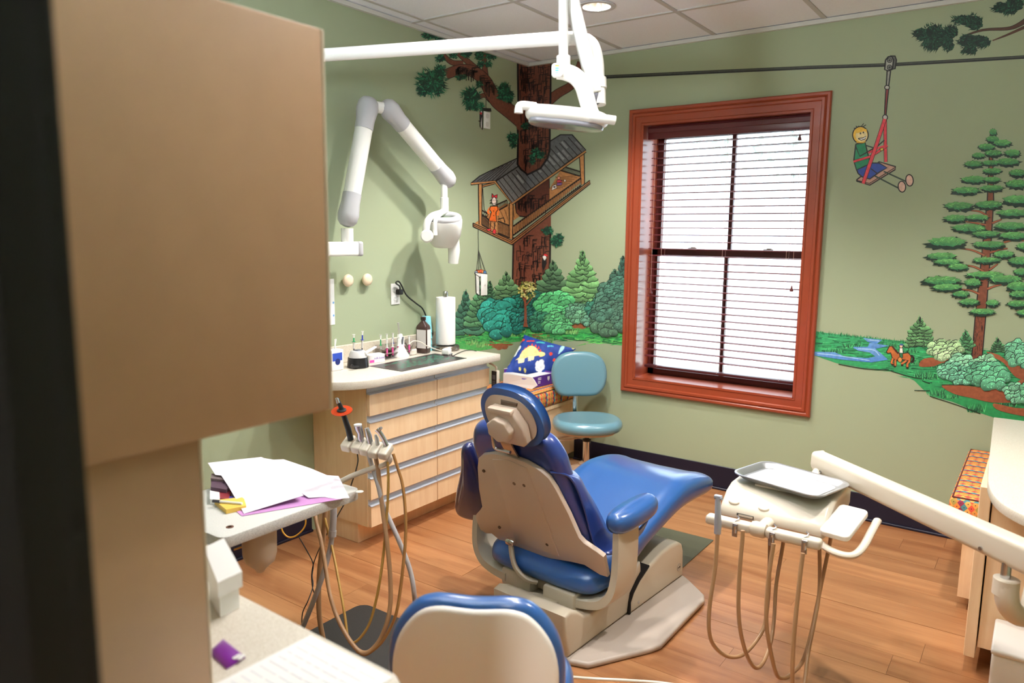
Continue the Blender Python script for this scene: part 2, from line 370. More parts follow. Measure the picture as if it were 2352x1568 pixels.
# blind: head rail, slats, bottom rail, tapes, pulls
bl = thing('window_blind', 'dark red slatted blind hanging inside the window frame', 'blind', (1.4, .07, WZ0+.03))
M_slat = mat('slat', (96, 34, 38), .4)
xa, xb, yb = WX0+.035, WX1-.012, .075
b = MB().box(xa-.022, xb+.004, yb-.045, yb-.030, WZ1-.088, WZ1-.008, .005, 2); b.box(xa-.022, xb+.004, yb-.052, yb-.045, WZ1-.05, WZ1-.02, .003, 1); b.box(xa-.01, xb, yb-.028, yb+.028, WZ1-.05, WZ1-.006); b.build('valance', mat('valance_paint', (92, 34, 36), .3), bl)
z = WZ1-.115; zs = []
while z > WZ0+.115: zs.append(z); z -= .0437
me = None
for z in zs:
    if me is None:
        o = MB(); n = 6
        rings = [[(xx, yb+.025*math.cos(PI*k/n)*-1, z+.0028*math.sin(PI*k/n)+(.002 if side else -.002)) for side in (0, 1) for k in (range(n+1) if not side else range(n, -1, -1))] for xx in (xa, xb)]
        o.loft(rings); o = o.build('slat', M_slat, bl, 40); me = o.data; zfirst = z
    else: o = bpy.data.objects.new('slat', me); COL.objects.link(o); o.parent = bl; o.location = (0, 0, z-zfirst)
b = MB().box(xa, xb, yb-.026, yb+.026, WZ0+.068, WZ0+.086, .005, 2); b.build('bottom_rail', mat('blind_rail', (70, 26, 30), .35), bl)
for xq in (1.02, 1.42, 1.80):
    b = MB()
    for yy in (yb-.026, yb+.026): b.tube([(xq, yy, WZ0+.08), (xq, yy, WZ1-.05)], .0011, 5)
    b.build('ladder_cord', mat('cord', (190, 150, 140), .7), bl)
for xq, z_end in ((1.845, 1.25), (1.837, 2.10), (.962, 1.19)):
    b = MB().tube([(xq, yb-.04, WZ1-.06), (xq, yb-.04, z_end+.03)], .0012, 6); c_ = b.build('pull_cord', mat('cord', (190, 150, 140), .7), bl)
    MB().lathe([(.002, .036), (.004, .03), (.006, .02), (.011, .008), (.011, .003), (.004, 0)][::-1], (xq, yb-.04, z_end), 14).build('tassel', mat('tassel', (96, 38, 34), .4), c_)
# ---------------------------------------------------------------- outside the window
tag(MB().box(-9, 14, .5, 40, -.5, -.45).build('lawn', mat('lawn', (214, 220, 214), .9, noise=.2, nscale=4), None, 0), 'pale sunlit ground outside the window', 'ground', kind='structure')
t = thing('yard_tree', 'grey tree trunk standing outside the window behind the right panes', 'tree', (.95, 4.2, -.45))
b = MB().tube([(.95, 4.2, -.45), (.98, 4.2, .4), (1.0, 4.22, 1.6), (.97, 4.2, 3.0), (1.0, 4.25, 4.6)], [.26, .2, .17, .15, .11], 12); b.build('trunk', mat('bark_grey', (150, 146, 150), .9, noise=.4, nscale=8, stretch=(6, 6, 1)), t)
b = MB()
for i in range(700):
    a = R.uniform(0, 2*PI); q = R.random()**.5*2.1; p = Vector((1.2+q*math.cos(a)*.8, 4.6+q*math.sin(a), R.uniform(2.3, 4.8))); s_ = R.uniform(.05, .12)
    d1_ = Vector((R.uniform(-1, 1), R.uniform(-1, 1), R.uniform(-1, 1))).normalized(); d2 = d1_.orthogonal().normalized()
    b.add([p-d1_*s_, p+d2*s_*.5, p+d1_*s_, p-d2*s_*.5], [(0, 1, 2, 3)])
b.build('foliage', mat('pale_leaf', (150, 172, 160), .8), t, 0)['kind'] = 'stuff'
t = thing('shed', 'pale building far outside the window with blue panels', 'building', (-3, 16, -.45))
MB().box(-7, 3, 16, 20, -.45, 2.2).build('wall', mat('shed_wall', (214, 220, 228), .8), t, 0)
for k in range(4): MB().box(-6+k*2.3, -5+k*2.3, 15.95, 16.02, .7, 1.6).build('window', mat('shed_window', (176, 206, 222), .4), t, 0)
MB().box(-7.3, 3.3, 15.7, 20.3, 2.2, 2.4).build('roof', mat('shed_roof', (190, 196, 206), .8), t, 0)
# ================================================================ fitted furniture
M_maple = wood('maple', (246, 214, 174), (236, 198, 154), .38, 'Z', 2.2, .02, .1)
M_alu = mat('aluminium', (206, 210, 220), .3, .35)
M_counter = mat('speckled_cream_counter', (222, 215, 203), .35, nscale=420, rgb2=(196, 185, 168))
M_edge = mat('counter_edge', (220, 211, 196), .4, nscale=420, rgb2=(192, 180, 160))
M_dark = mat('dark_gap', (30, 24, 20), .8)
# ---- drawer cabinet on the left wall
XD, Y0, Y1, YMD = .42, -1.93, -.965, -1.431
t = thing('drawer_cabinet', 'maple cabinet with two columns of five drawers against the left wall', 'cabinet', (.2, -1.45, 0))
b = MB().box(.002, XD-.022, Y0, Y1, .106, .822); b.build('body', M_maple, t, 0)
MB().box(.01, XD-.105, Y0+.01, Y1-.005, 0, .106).build('toe_kick', M_maple, t, 0)
rowh = (.815-.106)/5
for ya, yb2 in ((Y0+.003, YMD-.0025), (YMD+.0025, Y1-.003)):
    for k in range(5):
        z0 = .106+k*rowh; zf = z0+.109
        d = MB().box(XD-.02, XD, ya, yb2, z0+.002, zf, .0012, 1).build('drawer', M_maple, t, 0)
        h = MB().box(XD-.0215, XD-.0195, ya, yb2, zf, z0+rowh-.001); h.box(XD-.021, XD+.004, ya, yb2, zf, zf+.0035); h.box(XD-.021, XD-.006, ya, yb2, zf+.0035, zf+.007); h.box(XD-.021, XD-.014, ya, yb2, z0+rowh-.008, z0+rowh-.002)
        h.build('handle', M_alu, d, 0, 'recessed aluminium pull channel')
# ---- worktop with rounded end and splashback
t = thing('worktop', 'speckled cream worktop with rounded near end over the drawer cabinet', 'worktop', (.2, -1.5, .828))
XC, ZC = .482, .87
out = [(.004, Y1+.02), (XC, Y1+.02)]
rr = .30; yc = -2.19+rr
for k in range(13): a = -PI/2*k/12; out.append((XC-rr+rr*math.cos(a), yc+rr*math.sin(a)))
out += [(.004, -2.19)]
MB().rprism(out[::-1], .828, ZC, .006, 2).build('slab', M_counter, t, 40)
MB().box(.002, .018, -2.19, Y1+.02, ZC, ZC+.095, .003, 1).build('splashback', M_edge, t)
# ---- corner bench beside it
M_cush = None
def cushion_mat():
    m = bpy.data.materials.new('diamond_fabric'); m.use_nodes = True; n = m.node_tree.nodes; L = m.node_tree.links; b = n['Principled BSDF']; b.inputs['Roughness'].default_value = .85
    tc = n.new('ShaderNodeTexCoord'); sp = n.new('ShaderNodeSeparateXYZ'); L.new(tc.outputs['UV'], sp.inputs[0])
    def M(op, a, c=None, c2=None):
        q = n.new('ShaderNodeMath'); q.operation = op
        for i, v in enumerate((a, c, c2)):
            if v is None: continue
            if isinstance(v, (int, float)): q.inputs[i].default_value = v
            else: L.new(v, q.inputs[i])
        return q.outputs[0]
    # diamonds: u' = x+y, v' = x-y in cell units; colour chosen by column stripe
    px, py = .026, .034
    a = M('DIVIDE', sp.outputs[0], px); c = M('DIVIDE', sp.outputs[1], py)
    u = M('FLOOR', M('ADD', a, c)); v = M('FLOOR', M('SUBTRACT', a, c))
    col = M('MODULO', M('ADD', M('ADD', u, v), 700), 7)      # same for every diamond of one column
    rp = n.new('ShaderNodeValToRGB'); rp.color_ramp.interpolation = 'CONSTANT'; L.new(M('DIVIDE', M('ADD', col, .5), 7), rp.inputs[0])
    cols = [(222, 84, 62), (226, 150, 70), (166, 140, 66), (236, 132, 56), (140, 44, 76), (78, 136, 140), (232, 170, 86)]
    els = rp.color_ramp.elements
    while len(els) < 7: els.new(.5)
    for i, cc in enumerate(cols): els[i].position = i/7; els[i].color = (*s2l(cc), 1)
    # dark dot in the middle of every diamond
    fu = M('SUBTRACT', M('FRACT', M('ADD', a, c)), .5); fv = M('SUBTRACT', M('FRACT', M('SUBTRACT', a, c)), .5)
    d = M('ADD', M('MULTIPLY', fu, fu), M('MULTIPLY', fv, fv)); dot = M('LESS_THAN', d, .010)
    mx = n.new('ShaderNodeMix'); mx.data_type = 'RGBA'; L.new(dot, mx.inputs[0]); L.new(rp.outputs[0], mx.inputs[6]); mx.inputs[7].default_value = (*s2l((70, 40, 40)), 1)
    L.new(mx.outputs[2], b.inputs['Base Color']); return m
M_cush = cushion_mat()
def boxuv(o, swap=False):
    me = o.data; uv = me.uv_layers.new(name='UVMap')
    for p in me.polygons:
        n_ = p.normal; ax = max(range(3), key=lambda i: abs(n_[i]))
        for li in p.loop_indices:
            c = me.vertices[me.loops[li].vertex_index].co
            uv.data[li].uv = {0: (c.y, c.z), 1: (c.x, c.z), 2: (c.y, c.x) if swap else (c.x, c.y)}[ax]
def bench(name, label, x0, x1, y0, y1, zs, zt, panel_m, base, cx0, cx1, cy0, cy1):
    t = thing(name, label, 'bench', ((x0+x1)/2, (y0+y1)/2, 0))
    MB().box(x0, x1, y0, y1, .055, zs).build('cabinet_box', panel_m, t, 0)
    MB().box(*base, 0, .055).build('toe_kick', M_dark, t, 0)
    c = MB().box(cx0, cx1, cy0, cy1, zs, zt, .028, 3).build('cushion', M_cush, t, 50); boxuv(c, x0 > 1)
    p = [(cx0+.012, cy0+.012), (cx1-.012, cy0+.012), (cx1-.012, cy1-.012), (cx0+.012, cy1-.012), (cx0+.012, cy0+.012)]
    MB().tube([(x, y, zt-.006) for x, y in p], .004, 6).build('piping', mat('dark_piping', (96, 40, 34), .8), c)
    return t
bench('corner_bench', 'maple corner bench with patterned seat cushion between drawer cabinet and window wall', .0015, .440, Y1+.024, -.0015, .440, .552, M_maple, (.01, .37, Y1+.03, -.01), .003, .458, Y1+.026, -.004)
MB().box(.440, .450, Y1+.024, -.0015, .415, .440, .003, 1).build('edge_strip', M_maple, bpy.data.objects['corner_bench'])
# ---- bench and cabinet on the right
bench('window_bench', 'small bench with patterned cushion squeezed between right worktop and window wall', 2.85, XR-.002, -.86, -.0015, .40, .50, M_maple, (2.90, XR-.01, -.8, -.01), 2.79, XR-.004, -.90, -.004)
t = thing('end_cabinet', 'maple cabinet end under the rounded worktop at the right edge', 'cabinet', (3.3, -1.1, 0))
MB().box(2.955, XR-.002, -1.37, -.90, .10, .70).build('body', M_maple, t, 0)
MB().box(2.915, 2.95, -1.385, -.90, .06, .70, .002, 1).build('side_panel', M_maple, t, 0)
MB().box(3.02, XR-.01, -1.30, -.92, 0, .10).build('toe_kick', M_dark, t, 0)
t = thing('end_worktop', 'cream worktop with broad rounded end at the right edge', 'worktop', (3.3, -1.2, .7))
out = [(XR-.002, -.30), (2.895, -.30)]
cur = cat_rom([(2.925, -1.20), (2.945, -1.50), (3.00, -1.68), (3.12, -1.80), (3.30, -1.86), (3.5, -1.87)], 5)
out += [(p.x, p.y) for p in cur]+[(XR-.002, -1.87)]
MB().rprism(out, .70, .735, .005, 2).build('slab', M_counter, t, 40)
# ---- console beside the camera: worktop, cupboard below, tower with hanging cupboard
CX = 2.05; ZK = .85
M_tower = mat('beige_laminate', (184, 146, 112), .42, noise=.05, nscale=14)
pe = PX(766, 940, CX); pt = PX(762, 72, CX); pc = PX(490, 1200, CX)
t = thing('console_worktop', 'cream worktop in the near left foreground with white papers on it', 'worktop', (1.8, -3.9, ZK-.035))
out = [(1.45, YB+.003), (2.30, YB+.003), (2.30, -3.66), (2.275, -3.62), (2.235, -3.598), (1.45, -3.578)]
MB().rprism(out, ZK-.038, ZK, .005, 2).build('slab', M_counter, t, 40)
t = thing('console_cabinet', 'beige cupboard under the foreground worktop', 'cabinet', (1.8, -3.9, 0))
MB().box(1.50, 2.25, YB+.01, -3.66, .08, ZK-.039).build('body', M_tower, t, 0)
MB().box(1.55, 2.2, YB+.05, -3.72, 0, .08).build('toe_kick', M_dark, t, 0)
t = thing('console_tower', 'beige laminate tower with hanging cupboard filling the left foreground', 'cabinet', (1.8, -4.0, ZK))
MB().box(CX-.42, CX-.02, YB+.004, pc.y-.004, ZK, pe.z, .003, 2).build('column', M_tower, t)
MB().box(CX-.42, CX-.02, pc.y-.004, pc.y, ZK+.001, pe.z-.001, .0015, 1).build('edge_band', mat('edge_band', (216, 196, 170), .4), t)
MB().box(CX-.44, CX, YB+.004, pe.y-.006, pe.z+.001, pt.z, .004, 2).build('hanging_cupboard', M_tower, t)
MB().box(CX-.44, CX, pe.y-.006, pe.y, pe.z+.001, pt.z, .0025, 2).build('edge_band', mat('edge_band', (216, 196, 170), .4), t)
# added fill lamp, unseen on top of the tower, cool light for the ceiling
t = thing('fill_uplight', 'added fill lamp in a white trough, unseen on top of the tall tower cupboard', 'lamp', (CX-.2, -3.85, pt.z))
MB().box(CX-.30, CX-.10, -4.05, -3.70, pt.z+.001, pt.z+.012, .003, 1).box(CX-.30, CX-.285, -4.05, -3.70, pt.z+.012, pt.z+.05).box(CX-.115, CX-.10, -4.05, -3.70, pt.z+.012, pt.z+.05).build('trough', mat('white_enamel', (236, 236, 232), .3, coat=.2), t)
MB().tube([(CX-.2, -4.02, pt.z+.03), (CX-.2, -3.73, pt.z+.03)], .012, 12).build('tube', mat('fill_tube', (224, 240, 255), .5, emit=6), t)
l = light('fill_lamp', 'AREA', (0, 0, 0), FILL_W, FILL_COL, shape='RECTANGLE', size=.17, size_y=.33); l.parent = t; l.location = (0, -.02, .055); l.rotation_euler = (rad(180-10), 0, 0)
# ---- white bin in the lower right corner
t = thing('waste_bin', 'white rectangular waste bin in the lower right corner', 'bin', (3.2, -1.75, 0))
q = PY(2279, 1487, -1.62); 
MB().box(q.x, q.x+.36, -1.62-.005, -1.38, 0, q.z-.02, .012, 3).build('body', mat('white_plastic', (238, 234, 228), .4), t)
MB().box(q.x-.003, q.x+.363, -1.63, -1.377, q.z-.02, q.z, .008, 3).build('lid', mat('white_plastic', (238, 234, 228), .4), t)
# ---- side table of the assistant's unit
t = thing('assistant_table', 'grey speckled table top with rounded corners on a post beside the drawers', 'table', (1.0, -3.1, 0))
pa, pb = PZ(848, 1127, .70), PZ(507, 1225, .70)
M_solid = mat('grey_speckle', (222, 220, 214), .35, nscale=600, rgb2=(176, 174, 170))
xa, xb, ya, yb2 = .80, (pa.x+pb.x)/2, pb.y-.02, pa.y
TBL = (xa, xb, ya, yb2)
MB().rprism(rrect(xb-xa, yb2-ya, .03, 5, (xa+xb)/2, (ya+yb2)/2), .664, .70, .004, 2).build('table_top', M_solid, t, 40)
MB().box(.93, 1.03, ya+.0, ya+.05, .02, .664, .01, 2).build('post', mat('beige_plastic', (206, 190, 168), .4), t)
MB().box(.80, 1.14, ya-.12, ya+.18, 0, .03, .008, 2).build('base', mat('beige_plastic', (206, 190, 168), .4), t)
pq = PZ(528, 1210, .70)
MB().lathe([(.011, .0), (.011, .0015), (.006, .0015), (.006, .0)], (pq.x, pq.y, .70), 20).build('grommet', mat('brown_hole', (96, 60, 44), .7), t)
pq = PZ(826, 1129, .70)
MB().lathe([(.013, .0), (.013, .0012), (.004, .0016)], (pq.x, pq.y, .70), 20).build('white_cap', mat('white_plastic', (238, 234, 228), .4), t)
# bracket, canister and box hanging under the table
MB().box(1.06, 1.10, ya+.06, ya+.36, .61, .664, .006, 2).build('bracket', mat('grey_bracket', (150, 140, 124), .5), t)
MB().box(1.02, 1.17, ya-.03, ya+.055, .575, .664, .005, 2).build('valve_box', mat('beige_plastic', (206, 190, 168), .4), t)
pc_ = PX(598, 1300, 1.11)
MB().lathe([(.006, pc_.z-.02), (.012, pc_.z-.016), (.02, pc_.z-.004), (.045, pc_.z+.02), (.052, pc_.z+.045), (.053, pc_.z+.10), (.053, .663)], (1.11, pc_.y, 0), 28).build('canister', mat('beige_plastic', (206, 190, 168), .4), t)
# floor mats
def mat_obj(name, label, x0, x1, y0, y1, r, m, th=.006):
    o = MB().rprism(rrect(x1-x0, y1-y0, r, 5, (x0+x1)/2, (y0+y1)/2), 0.0008, th, .002, 1).build(name, m, None, 40); recenter(o, ((x0+x1)/2, (y0+y1)/2, 0)); return top(o, label, 'mat')
mat_obj('floor_mat', 'black rubber floor mat with rounded corners under the hanging hoses', .80, 1.36, -3.0, -2.345, .05, mat('black_rubber', (46, 46, 46), .5, noise=.2, nscale=200))
mat_obj('chair_mat', 'dark olive floor plate under the foot of the dental chair', 1.19, 1.757, -1.30, -.795, .004, mat('olive_sheet', (84, 86, 72), .25), .004)
# ================================================================ dental chair (local frame: x = to its right seen from behind, y = head to toe, z up)
CO = Vector((1.505, -2.0, 0)); MC = frame(CO, (.9974, -.0714, 0), (.0714, .9974, 0))
def blue_vinyl(name, rgb): return mat(name, rgb, .3, bump=.02, nscale=500, coat=.75)
M_blue = blue_vinyl('blue_vinyl', (40, 86, 148)); M_navyv = blue_vinyl('navy_vinyl_cloth', (28, 34, 84)); M_indigo = blue_vinyl('indigo_vinyl', (36, 58, 128))
M_tan = mat('tan_plastic', (208, 186, 168), .38); M_tan2 = mat('warm_grey_plastic', (196, 184, 164), .38); M_chrome = mat('chrome', (205, 205, 208), .15, 1.0)
ch = thing('dental_chair', 'blue vinyl dental chair with tan back shell in the middle of the room', 'dental chair', (CO.x, CO.y-.1, 0))
def chm(): return MB(MC)
# seat and leg rest: one upholstered slab
st = [(-.080, .250, .232, .17), (-.070, .275, .212, .225), (-.045, .297, .197, .255), (0, .312, .19, .270), (.10, .322, .196, .278), (.20, .348, .222, .278), (.32, .388, .275, .278), (.45, .432, .312, .280),
      (.56, .468, .338, .282), (.66, .490, .348, .282), (.78, .486, .350, .282), (.87, .470, .350, .280), (.925, .452, .354, .274), (.952, .434, .365, .264), (.965, .410, .385, .248)]
stv = []
P = cat_rom([(a[0], a[1], a[2]) for a in st], 3); Wd = cat_rom([(a[0], a[3], 0) for a in st], 3)
b = chm(); rings = []
for p, w in zip(P, Wd):
    s_, zt, zb, hw = p.x, p.y, p.z, w.y; ring = []; n = 40
    for k in range(n):
        a = 2*PI*k/n; c_, q = math.cos(a), math.sin(a); l = hw*math.copysign(abs(c_)**.42, c_); zz = math.copysign(abs(q)**.62, q)
        z = (zt+zb)/2+(zt-zb)/2*zz
        if q > 0: z -= .014*max(0, 1-(l/hw)**2)*min(1, max(0, (zt-zb)/.08)) - .006*max(0, 1-((abs(l)/hw-.8)/.2)**2)
        ring.append((l, s_, z))
    rings.append(ring)
b.loft(rings); seat = b.build('seat_and_legrest', M_blue, ch, 60)
# reclined back: frame in its plane (x right, y up the back, z backwards to the viewer)
def backM(off=0, deg=23, s0=-.03, z0=.317, l0=-.03):
    a = rad(deg); wv = Vector((0, -math.sin(a), math.cos(a))); M = frame((l0, s0, z0), (1, 0, 0), wv); return MC @ M @ Matrix.Translation((0, 0, off))
# cushion in front of the shell
oc = cr2([(-.13, -.02), (.13, -.02), (.235, .02), (.262, .12), (.235, .26), (.222, .38), (.215, .47), (.165, .545), (.06, .556), (0, .548), (-.06, .556), (-.165, .545), (-.215, .47), (-.222, .38), (-.235, .26), (-.262, .12), (-.235, .02)], 5)
b = MB(backM(-.056)).pad(oc, .088, .042, 0, seg=6); b.build('back_cushion', M_indigo, ch, 60)
# tan shell
os_ = [(-.155, -.03), (-.06, -.036), (.06, -.028), (.17, -.004), (.235, .005), (.30, -.02), (.335, -.018), (.34, .085), (.315, .10), (.262, .125), (.245, .145), (.225, .25), (.195, .36), (.175, .405), (.145, .43), (.08, .455), (0, .462), (-.08, .455), (-.14, .434), (-.168, .41), (-.19, .36), (-.222, .25), (-.24, .145), (-.262, .118), (-.295, .085), (-.305, .06), (-.30, .0), (-.27, -.012), (-.235, .0), (-.20, -.022)]
b = MB(backM(0)).rprism(os_, -.012, .010, .005, 2); shell = b.build('back_shell', M_tan, ch, 30, 'tan moulded back shell')
b = MB(backM(.0102)).rprism([(-.10, .005), (.12, .01), (.085, .43), (0, .447), (-.085, .43)], -.002, .004, .003, 2); b.build('shell_panel', M_tan, shell, 30)
for (sx, sy) in ((-.155, .355), (-.005, .335), (.045, .34), (-.17, .06), (.075, .055)):
    MB(backM(.014)).lathe([(.007, -.006), (.007, .001), (.004, .002), (.003, .0002), (.0001, .0002)], (sx, sy, 0), 14).build('screw', mat('dark_screw', (110, 88, 66), .4, .6), shell)
# hanging vinyl wing on the left, sling under the right arm
wl = cr2([(.148, .375), (.10, .37), (.055, .25), (-.022, .10), (-.052, .02), (-.035, -.022), (.035, -.025), (.10, .0), (.155, .10), (.165, .25)], 5)
aa = rad(20); MW = MC @ frame((-.445, 0, .352), (1, 0, 0), (0, -math.sin(aa), math.cos(aa)))
b = MB(MW).pad(wl, .055, .026, .012, seg=5); b.build('left_wing', M_navyv, ch, 60, 'dark navy wing of the backrest')
rim = [(-.19, .148, .708), (-.165, .178, .704), (-.14, .198, .688), (-.11, .212, .640), (-.08, .226, .559), (-.05, .238, .456), (-.03, .252, .397), (0, .281, .371), (.02, .316, .392), (.04, .338, .448)]
frn = [(-.10, .135, .690), (-.08, .165, .690), (-.06, .19, .665), (-.03, .205, .61), (.02, .222, .53), (.08, .235, .43), (.12, .25, .39), (.16, .281, .375), (.19, .316, .40), (.21, .335, .455)]
def srf(th):
    A_ = cat_rom([(l, s_, z) for s_, l, z in rim], 5); B_ = cat_rom([(l, s_, z) for s_, l, z in frn], 5); mid = [(p*.5+q*.5)+Vector((.012, 0, -.004)) for p, q in zip(A_, B_)]
    cols = [A_, [p*.75+q*.25+Vector((.008, 0, -.002)) for p, q in zip(A_, B_)], mid, B_]
    inner = [[p+Vector((-th, .004, th*.6)) for p in c] for c in cols]
    return [list(r) for r in zip(*(cols+inner[::-1]))]
b = chm().loft(srf(.007)); sl = b.build('right_sling', M_indigo, ch, 70, 'vinyl sling curving from the backrest to the arm')
chm().tube([(l, s_, z) for s_, l, z in [(v.x, v.y, v.z) for v in cat_rom([(a_[0], a_[1], a_[2]) for a_ in rim], 5)]], .0045, 8).build('piping', M_indigo, sl)
# left sling front part filling behind the wing
# arm pads and brackets
def arm(sg, l):
    o = superell(.056, .138, 2.6, 36); M = MC @ Matrix.Translation((l, .088, .520)) @ Matrix.Rotation(rad(6), 4, 'X') @ Matrix.Rotation(sg*rad(-4), 4, 'Z')
    p = MB(M).pad(o, .082, .036, .006, seg=6).build('arm_pad', M_blue, ch, 60)
    # J-shaped bracket: from under the seat out and up to the pad
    cen = cat_rom([(.14, .166), (.22, .172), (.285, .19), (.325, .235), (.338, .30), (.338, .38), (.333, .49)], 5)
    rings = []
    for i, c in enumerate(cen):
        d = (cen[min(i+1, len(cen)-1)]-cen[max(i-1, 0)]).normalized(); nx = Vector((d.y, -d.x, 0)); f = i/(len(cen)-1)
        th = .020-.004*f; s0, s1 = (-.075+.045*f, .065+.05*f)
        sec = [(-1, s0+.01), (-.8, s0), (.8, s0), (1, s0+.01), (1, s1-.01), (.8, s1), (-.8, s1), (-1, s1-.01)]
        rings.append([(sg*(c.x+nx.x*th*u)+(l-sg*.333), v, c.y+nx.y*th*u) for u, v in sec])
    MB(MC).loft(rings).build('arm_bracket', M_tan2, ch, 40)
arm(1, .333); arm(-1, -.352)
# under-seat carriage and hinge link
b = chm(); b.box(-.185, -.03, -.07, .10, .130, .205, .012, 2); b.box(.04, .19, -.085, .10, .128, .205, .012, 2); b.box(-.05, .06, -.02, .10, .14, .20, .006, 2); b.build('carriage', M_tan2, ch)
lk = [(-.128, -.075, .345), (-.118, -.085, .30), (-.085, -.10, .245), (-.04, -.09, .205), (-.005, -.06, .19)]
b = chm().tube(cat_rom(lk, 5), [.020]*21, 10, flat=.55); link = b.build('hinge_link', M_tan2, ch)
chm().lathe([(.013, -.02), (.016, -.015), (.016, .015), (.013, .02)], (-.118, -.088, .335), 18, (1, 0, 0)).build('pivot', M_chrome, link)
# headrest
Mh = lambda off: MC @ frame((.036, -.27, .905), (1, 0, 0), (0, -math.sin(rad(17)), math.cos(rad(17)))) @ Matrix.Translation((0, 0, off))
oh = cr2([(-.02, .122), (.055, .112), (.105, .072), (.127, .02), (.124, -.03), (.095, -.07), (.045, -.088), (-.03, -.088), (-.085, -.07), (-.118, -.03), (-.128, .02), (-.118, .07), (-.08, .112)], 5)
oh = [(x*.96, y*.88-.006) for x, y in oh]
hr = MB(Mh(-.012)).pad(oh, .042, .019, .0, seg=6).build('headrest', M_blue, ch, 60)
MB(Mh(.010)).pad([(x*.91, y*.91+.001) for x, y in oh], .012, .004, 0, seg=2).build('headrest_shell', M_tan, hr, 40)
ob = [(-.055, .062), (.045, .062), (.085, .0), (.088, -.06), (.07, -.078), (-.02, -.078), (-.05, -.06), (-.068, .03)]
hb = MB(Mh(.036)).rprism(ob, -.022, .018, .010, 3).build('headrest_bracket', M_tan, ch, 35)
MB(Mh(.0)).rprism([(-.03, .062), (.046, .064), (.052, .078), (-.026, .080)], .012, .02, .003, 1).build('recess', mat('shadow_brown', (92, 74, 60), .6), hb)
MB(Mh(.054)).box(-.06, .05, .046, .066, -.018, .0085, .007, 2).build('bracket_lip', M_tan, hb)
kb = [(.052*(1+.055*math.cos(7*a))*math.cos(a)-.0, .045*(1+.055*math.cos(7*a))*math.sin(a)) for a in [2*PI*k/70 for k in range(70)]]
MB(Mh(.067) @ Matrix.Translation((-.008, -.012, 0))).pad(kb, .032, .006, .002, seg=3).build('knob', M_tan, hb, 50)
bar = cat_rom([(-.012, -.262, .838), (-.012, -.250, .80), (-.012, -.226, .765), (-.012, -.203, .735), (-.012, -.186, .70), (-.012, -.168, .66)], 4)
chm().loft([[(p.x-.026, p.y-.004, p.z), (p.x+.026, p.y-.004, p.z), (p.x+.026, p.y+.004, p.z), (p.x-.026, p.y+.004, p.z)] for p in bar]).build('headrest_bar', mat('brushed_steel', (190, 176, 160), .3, .9), ch, 40)
b = MB(MC @ frame((-.012, -.272, .785), (1, 0, 0), (0, -math.sin(rad(17)), math.cos(rad(17)))))
b.tube(cat_rom([(-.038, .05, .0), (-.040, .01, .0), (-.034, -.008, .0), (.0, -.010, 0), (.036, -.010, 0)], 4), .0065, 8); b.build('guide_loop', M_chrome, ch)
# base: plate, lift cover, front cover
pl = [(1.813, -1.318), (1.85, -1.345), (1.955, -1.435), (1.974, -1.48), (1.974, -1.92), (1.955, -1.965), (1.86, -2.125), (1.815, -2.198), (1.74, -2.222), (1.30, -2.20), (1.24, -2.10), (1.22, -1.5), (1.30, -1.335)]
MB().rprism(pl, .001, .026, .010, 3).build('base_plate', mat('plate_grey', (182, 168, 156), .4), ch, 50)
side = [(-.218, .10), (-.195, .026), (.222, .030), (.240, .112), (.288, .152), (.325, .176), (.318, .222), (.20, .178), (.03, .142), (-.04, .135), (-.09, .150), (-.137, .184), (-.185, .205), (-.222, .196)]
Ms = MC @ Matrix(((0, 0, 1, 0), (1, 0, 0, 0), (0, 1, 0, 0), (0, 0, 0, 1)))       # local xy -> (s, z), depth -> l
MB(Ms).rprism(side, -.10, .250, .014, 3).build('lift_cover', M_tan2, ch, 40)
MB(MC).tube([(.06, -.16, .05), (.06, -.12, .17)], .07, 20).build('lift_column', M_tan2, ch)
fr = [(.232, .026), (.698, .026), (.690, .150), (.676, .186), (.64, .206), (.56, .214), (.483, .209), (.376, .182), (.30, .147), (.252, .110), (.230, .08)]
fc = MB(Ms).rprism(fr, -.14, .258, .016, 3).build('front_cover', M_tan2, ch, 40)
MB(MC).tube([(.05, .15, .10), (.05, .33, .30)], .06, 16).build('lift_arm', mat('dark_olive', (96, 88, 70), .5), ch)
MB(Ms).prism([(.2225, .03), (.2295, .03), (.2290, .08), (.2500, .1105), (.298, .1485), (.372, .183), (.372, .190), (.296, .1545), (.245, .115), (.2225, .082)], .20, .2590).build('cover_seam', M_dark, fc, 0)
MB(Ms @ Matrix.Translation((.292, .056, .258))).lathe([(.006, 0), (.006, .002), (.002, .003)], seg=12).build('screw', M_chrome, fc)
# round maker's badge with lettering on the cover
def text(txt, size, M, m, parent, name='lettering', extrude=.0004):
    cu = bpy.data.curves.new(name, 'FONT'); cu.body = txt; cu.size = size; cu.align_x = 'CENTER'; cu.align_y = 'CENTER'; cu.extrude = extrude; cu.resolution_u = 2
    o = bpy.data.objects.new(name, cu); COL.objects.link(o); dg = bpy.context.evaluated_depsgraph_get(); me = bpy.data.meshes.new_from_object(o.evaluated_get(dg)); bpy.data.objects.remove(o)
    me.transform(Matrix.Translation(-org(parent)) @ M); me.materials.clear(); me.materials.append(m); o = bpy.data.objects.new(name, me); COL.objects.link(o); o.parent = parent; return o
MBd = Ms @ Matrix.Translation((.648, .085, .2585))
bd = MB(MBd).lathe([(.018, 0), (.018, .0015), (.0165, .0015), (.0165, .0008), (.0001, .0008)], seg=24).build('badge', mat('badge_grey', (170, 160, 145), .4), fc)
text('a-dec', .011, MBd @ Matrix.Translation((0, 0, .0012)), mat('black_ink', (28, 26, 28), .6), bd)
